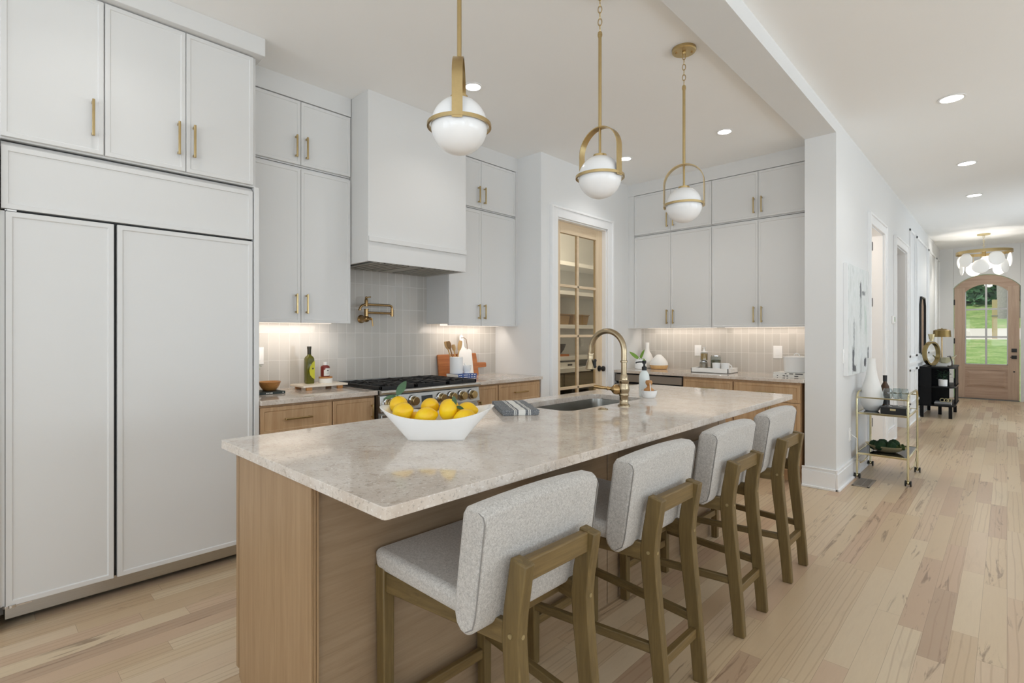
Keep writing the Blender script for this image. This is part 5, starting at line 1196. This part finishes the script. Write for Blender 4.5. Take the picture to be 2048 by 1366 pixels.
mb = MB(); mb.tube([(-1.018, 5.52, .40), (-.98, 5.525, .37), (-.985, 5.56, .22), (-.975, 5.66, .10), (-.965, 5.80, .07), (-.965, 5.95, .12), (-.97, 6.05, .25), (-.985, 6.08, .45), (-.99, 6.02, .55)], .003, 8); tag(mb.build('power_cord', M['plastic'], None, smooth=True), 'thin white cord hanging behind the bar cart', 'cord')

# ------------------------------------------------------------------ hall console, mirror and things on it
kx0, kx1, ky0, ky1, kz0, kz1 = -1.012, -.58, 10.45, 11.55, .185, .80
t = thing('console_cabinet', 'black console cabinet with open end shelves against the hall wall', 'console', ((kx0 + kx1) / 2, 11.0, 0))
def shp(n0): return [(kx0, ky0), (kx1 - .10, ky0)] + circ(kx1 - .10, ky0 + .10, .10, -PI / 2, 0, 8) + circ(kx1 - .10, ky1 - .10, .10, 0, PI / 2, 8) + [(kx0, ky1)]
for nm, z0, z1 in (('top', kz1 - .022, kz1), ('shelf', .475, .495), ('bottom', kz0, kz0 + .022)):
    mb = W(t); mb.prism(shp(0), 'z', z0, z1); mb.build(nm, M['blackwood'], t, bevel=.002)
mb = W(t); mb.box(kx0, kx0 + .15, ky0 + .004, ky0 + .02, kz0, kz1 - .022).box(kx0, kx0 + .018, ky0, ky1, kz0, kz1 - .022).box(kx0, kx1 - .09, ky0 + .40, ky0 + .42, kz0, kz1 - .022).box(kx0, kx0 + .15, ky1 - .02, ky1 - .004, kz0, kz1 - .022); mb.build('body', M['blackwood'], t)
for a, b in ((ky0 + .42, ky0 + .73), (ky0 + .735, ky1 - .06)):
    mb = W(t); mb.box(kx1 - .03, kx1 - .012, a, b, kz0 + .025, kz1 - .026); mb.build('door', M['blackwood'], t, bevel=.002)
mb = W(t)
for z in (.475, kz0): mb.box(kx1 - .012, kx1 + .004, ky0 + .28, ky1 - .2, z, z + .02)
mb.build('shelf_edge', M['chrome'], t)
for x, y in ((kx0 + .03, ky0 + .03), (kx0 + .03, ky1 - .05), (kx1 - .055, ky0 + .06), (kx1 - .055, ky1 - .06), ((kx0 + kx1) / 2, 11.0)):
    mb = W(t); mb.box(x - .022, x + .022, y - .022, y + .022, 0, kz0); mb.build('leg', M['blackwood'], t, bevel=.004)
c = (-.775, 11.05, kz1)
t = thing('table_lamp', 'brass table lamp with a drum shade on the black console', 'lamp', c)
mb = W(t); mb.lathe([(.075, 0), (.075, .014), (.02, .02), (0, .02)], c, 28); mb.build('base', M['brassd'], t, smooth=True, ang=40)
mb = W(t); mb.lathe([(.014, .02), (.009, .1), (.009, .56), (0, .56)], c, 14); mb.build('stem', M['brassd'], t, smooth=True, ang=40)
mb = W(t); mb.lathe([(.118, .47), (.112, .575), (.085, .59), (.06, .592), (.058, .602), (0, .603), (0, .598), (.055, .585), (.108, .57), (.115, .47)], c, 36, caps=(False, False)); mb.lathe([(.008, .60), (.008, .615), (0, .618)], c, 12); lbl(mb.build('shade', plain('brass_shade', S(136, 114, 70), .45, .8, var=.1), t, smooth=True, ang=40), 'brass drum shade')
c = (-.877, 10.655, kz1)
t = thing('ring_sculpture', 'upright gold ring sculpture with a cup on top, on the console', 'sculpture', c, 1.11)
mb = MB(); R_ = []
for i in range(40):
    q = 2 * PI * i / 40; u, v = math.cos(q), math.sin(q); rr_ = .165; R_.append([(u * rr_ + u * a, b, 0.205 + v * rr_ * 1.08 + v * a) for a, b in ((-.013, -.028), (.013, -.028), (.013, .028), (-.013, .028))])
mb.rings(R_, loop=True); mb.build('ring', plain('bronze_gold', S(150, 130, 86), .32, 1), t, smooth=True, ang=40)
mb = MB(); mb.lathe([(.025, .40), (.022, .42), (.032, .44), (.045, .51), (.040, .51), (.02, .45), (0, .44)], (0, 0, .005), 20); mb.build('cup', M['silver'], t, smooth=True, ang=50)
mb = MB(); mb.box(-.05, .05, -.03, .03, 0, .012); mb.build('base', M['black'], t)
for i in range(2):
    q = (-.83, -.66, 10.80, 11.0, kz1 + .023 * i, kz1 + .022 + .023 * i); stack_book(*q, ('lower' if i == 0 else 'upper') + ' pale book under the leaf-shaped bowl on the console', M['bookw'], 'y-', 0, group='books on top of the console')
c = (-.735, 10.91, kz1 + .046)
t = thing('leaf_bowl', 'pale ribbed leaf-shaped bowl on books on the console', 'bowl', c, .15)
mb = MB(); R_ = []; R2_ = []
for f in (0, .25, .55, .8, 1):
    ring = []
    for i in range(40):
        q = 2 * PI * i / 40; k_ = 1 + .05 * math.sin(q * 12); ring.append(((.03 + .12 * f) * math.cos(q) * k_, (.02 + .06 * f) * math.sin(q) * k_, .12 * f ** 1.6 * (.75 + .35 * abs(math.cos(q)) ** 3)))
    R_.append(ring)
R2_ = [[(x * .95, y * .95, z + .006 * (1 - i / 4)) for x, y, z in r] for i, r in enumerate(R_)]
mb.rings(R_ + R2_[::-1]); mb.build('body', plain('pale_olive_glaze', S(186, 180, 150), .45), t, smooth=True)
c = (-.635, 10.72, kz1)
t = thing('knot_sculpture', 'small dark bent metal sculpture at the console front edge', 'sculpture', c)
mb = W(t); mb.tube([(c[0] - .05, c[1], c[2] + .01), (c[0] + .01, c[1], c[2] + .01), (c[0] + .005, c[1], c[2] + .09), (c[0] - .02, c[1], c[2] + .17), (c[0] - .05, c[1], c[2] + .16)], .009, 8); mb.build('body', M['mixbowl'], t, smooth=True)
c = (-.735, 10.62, .495)
t = thing('potted_plant', 'small dark leafy plant in a white pot on the upper console shelf', 'plant', c)
mb = W(t); mb.lathe([(.048, 0), (.056, .004), (.058, .105), (.053, .105), (.05, .09), (0, .09)], c, 24); mb.build('pot', M['matwhite'], t, smooth=True, ang=50)
foliage(t, (c[0] + .005, c[1], c[2] + .09), 46, .075, .15, .05, .032, M['vine'], 12)
for i in range(2):
    q = (-.83, -.625, 10.50, 10.72, kz0 + .0222 + .021 * i, kz0 + .042 + .021 * i); stack_book(*q, ('lower' if i == 0 else 'upper') + ' grey book on the bottom console shelf', M['bookdark'] if i == 0 else plain('grey_cover', S(150, 150, 152), .5), 'y-', 0, group='books on the bottom console shelf')
t = thing('chain_link_decor', 'silver chain-link ornament on the grey books in the console', 'ornament', (-.705, 10.60, kz0 + .0635))
for i, (x, a) in enumerate(((-.035, 0), (.015, 1.2), (.05, .3))):
    mb = MB(); mb.tube([(x + .028 * math.cos(q), .02 * math.sin(q) * math.cos(a), .028 + .024 * math.sin(q)) for q in [2 * PI * k / 16 for k in range(16)]], .006, 8, closed=True, N=None); mb.build('link', M['silver'], t, smooth=True)
t = thing('mirror', 'tall black-framed mirror with clipped corners above the console', 'mirror', (WX, 10.96, 1.46))
my0, my1, mz0, mz1, ck, fw = 10.62, 11.30, .985, 1.93, .14, .028
def octo(i): return [(my0 + i, mz0 + i), (my1 - i, mz0 + i), (my1 - i, mz1 - ck), (my1 - ck * .75, mz1 - i), (my0 + ck * .75, mz1 - i), (my0 + i, mz1 - ck)]
mb = W(t); o_, i_ = octo(0), octo(fw); X0, X1 = WX + .002, WX + .03
mb.rings([[(X0, u, v) for u, v in o_], [(X1, u, v) for u, v in o_], [(X1, u, v) for u, v in i_], [(X0 + .012, u, v) for u, v in i_]], False, False); mb.build('frame', M['black'], t, bevel=.002)
mb = W(t); mb.prism(i_, 'x', X0, X0 + .012); mb.build('glass', M['mirrorglass'], t)

# ------------------------------------------------------------------ chandelier
c = (-.30, 12.48, HC)
t = thing('chandelier', 'round brass chandelier of frosted discs hanging before the front door', 'chandelier', c)
mb = W(t); mb.lathe([(.09, 0), (.09, -.02), (.02, -.03), (0, -.03)], c, 28); mb.build('canopy', M['silver'], t, smooth=True, ang=40)
mb = W(t); z = HC - .03; k = 0
while z > 2.80:
    a = (k % 2) * PI / 2; mb.tube([(c[0] + .012 * math.cos(q) * math.cos(a), c[1] + .012 * math.cos(q) * math.sin(a), z - .022 + .024 * math.sin(q)) for q in [2 * PI * i / 10 for i in range(10)]], .003, 6, closed=True, N=(-math.sin(a), math.cos(a), 0)); z -= .04; k += 1
mb.build('chain', M['silver'], t, smooth=True)
mb = W(t); mb.lathe([(.375, 2.745), (.382, 2.745), (.382, 2.795), (.375, 2.795), (.375, 2.745)], (c[0], c[1], 0), 48, caps=(False, False))
for a in (0, PI / 2): mb.rbox((c[0], c[1], 2.785), .75, .016, .008, a)
mb.lathe([(.03, 2.70), (.03, 2.80), (0, 2.805)], (c[0], c[1], 0), 16); mb.build('ring', M['brass'], t, smooth=True, ang=40)
for k in range(10):
    a = 2 * PI * k / 10 + .2; low = k % 2; r = .345 if not low else .30; z = 2.625 if not low else 2.50
    dm = MB(); dm.ball((0, 0, 0), .028, .122, .122, n=24, m=14)
    mt = Matrix.Translation((r * math.cos(a), r * math.sin(a), z - HC)) @ Matrix.Rotation(a, 4, 'Z'); dm.v = [tuple(mt @ Vector(p)) for p in dm.v]
    dk = dm.build('glass_disc', M['disc'], t, smooth=True)
    wm = MB(); q = (r * math.cos(a), r * math.sin(a)); wm.tube([(q[0], q[1], z + .115 - HC), (q[0], q[1], 2.75 - HC)], .003, 6); wm.build('hanger', M['brass'], dk)
lamp('chandelier_bulbs', 'POINT', (c[0], c[1], 2.46), (0, 0, 0), 16, (1, .94, .86), shadow_soft_size=.08)

# ------------------------------------------------------------------ outside the front door
def ground(name, pts, mat):
    mb = MB(); n = 2
    vs = [];
    for y, z in pts: vs += [(-45, y, z), (45, y, z)]
    for y, z in pts: vs += [(-45, y, z - .3), (45, y, z - .3)]
    k = len(pts); fs = []
    for i in range(k - 1): fs.append((2 * i, 2 * i + 1, 2 * i + 3, 2 * i + 2)); fs.append((2 * k + 2 * i, 2 * k + 2 * i + 2, 2 * k + 2 * i + 3, 2 * k + 2 * i + 1))
    mb.add(vs, fs); return S_(name, mb, mat)
ground('lawn', [(FY + .17, -.12), (17, .0), (22, .55), (28, 1.13)], M['grass'])
ground('street', [(28, 1.13), (29, 1.20), (33.5, 1.62)], M['road'])
ground('lawn_far', [(33.5, 1.62), (38, 2.5), (46, 4.3), (60, 6.5)], M['grass'])
rnd = random.Random(21)
def hedge_obj(label, x0, x1, y, z0, h, n, seed):
    rnd = random.Random(seed); t = thing('hedge', label, 'hedge', ((x0 + x1) / 2, y, z0)); mb = MB(); o = Vector(t.location)
    for k in range(n):
        x = rnd.uniform(x0, x1); z = rnd.random() ** .8 * h; yy = y + rnd.uniform(-.9, .3) - .5 * math.sin(x * 1.7 + seed)
        s = rnd.uniform(.16, .34); a, b = rnd.uniform(0, PI), rnd.uniform(-.9, .9); u = Vector((math.cos(a), math.sin(a) * .6, b)).normalized(); v = u.cross(Vector((rnd.uniform(-.5, .5), 1, rnd.uniform(-.5, .5)))).normalized()
        p = Vector((x, yy, z0 + z)) - o; m = u.cross(v) * s * .2
        mb.add([tuple(p - u * s), tuple(p + v * s * .5 + m), tuple(p + u * s), tuple(p - v * s * .5 + m)], [(0, 1, 2, 3)])
    f = mb.build('foliage', M['hedge'], t)
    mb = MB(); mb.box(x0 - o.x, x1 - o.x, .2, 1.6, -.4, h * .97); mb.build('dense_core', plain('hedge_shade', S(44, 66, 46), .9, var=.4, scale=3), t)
hedge_obj('tall green hedge beyond the street, seen through the front door glass', -12, 9, 41, 2.9, 6.5, 5200, 4)
t = thing('tree', 'pale grey tree trunk in front of the hedge at the right of the glass', 'tree', (.02, 36.5, 2.2))
mb = W(t); mb.tube([(.02, 36.5, 1.9), (.04, 36.5, 3), (.0, 36.5, 4.2), (.06, 36.5, 6), (.3, 36.4, 8)], .42, 16, scale=[1.2, 1, .95, .9, .8]); mb.build('trunk', M['bark'], t, smooth=True)
foliage(t, (.3, 36.4, 7.2), 160, 2.2, 1.8, .5, .28, M['hedge'], 33)
t = thing('garden_post', 'thin pale wooden post standing by the street, seen through the door', 'post', (-.36, 28.4, 1.15)); mb = W(t); mb.box(-.44, -.28, 28.35, 28.47, 1.0, 2.72); mb.build('post', M['post'], t); mb = W(t); mb.box(-.46, -.26, 28.34, 28.48, 2.05, 2.09); mb.build('band', M['bark'], t)
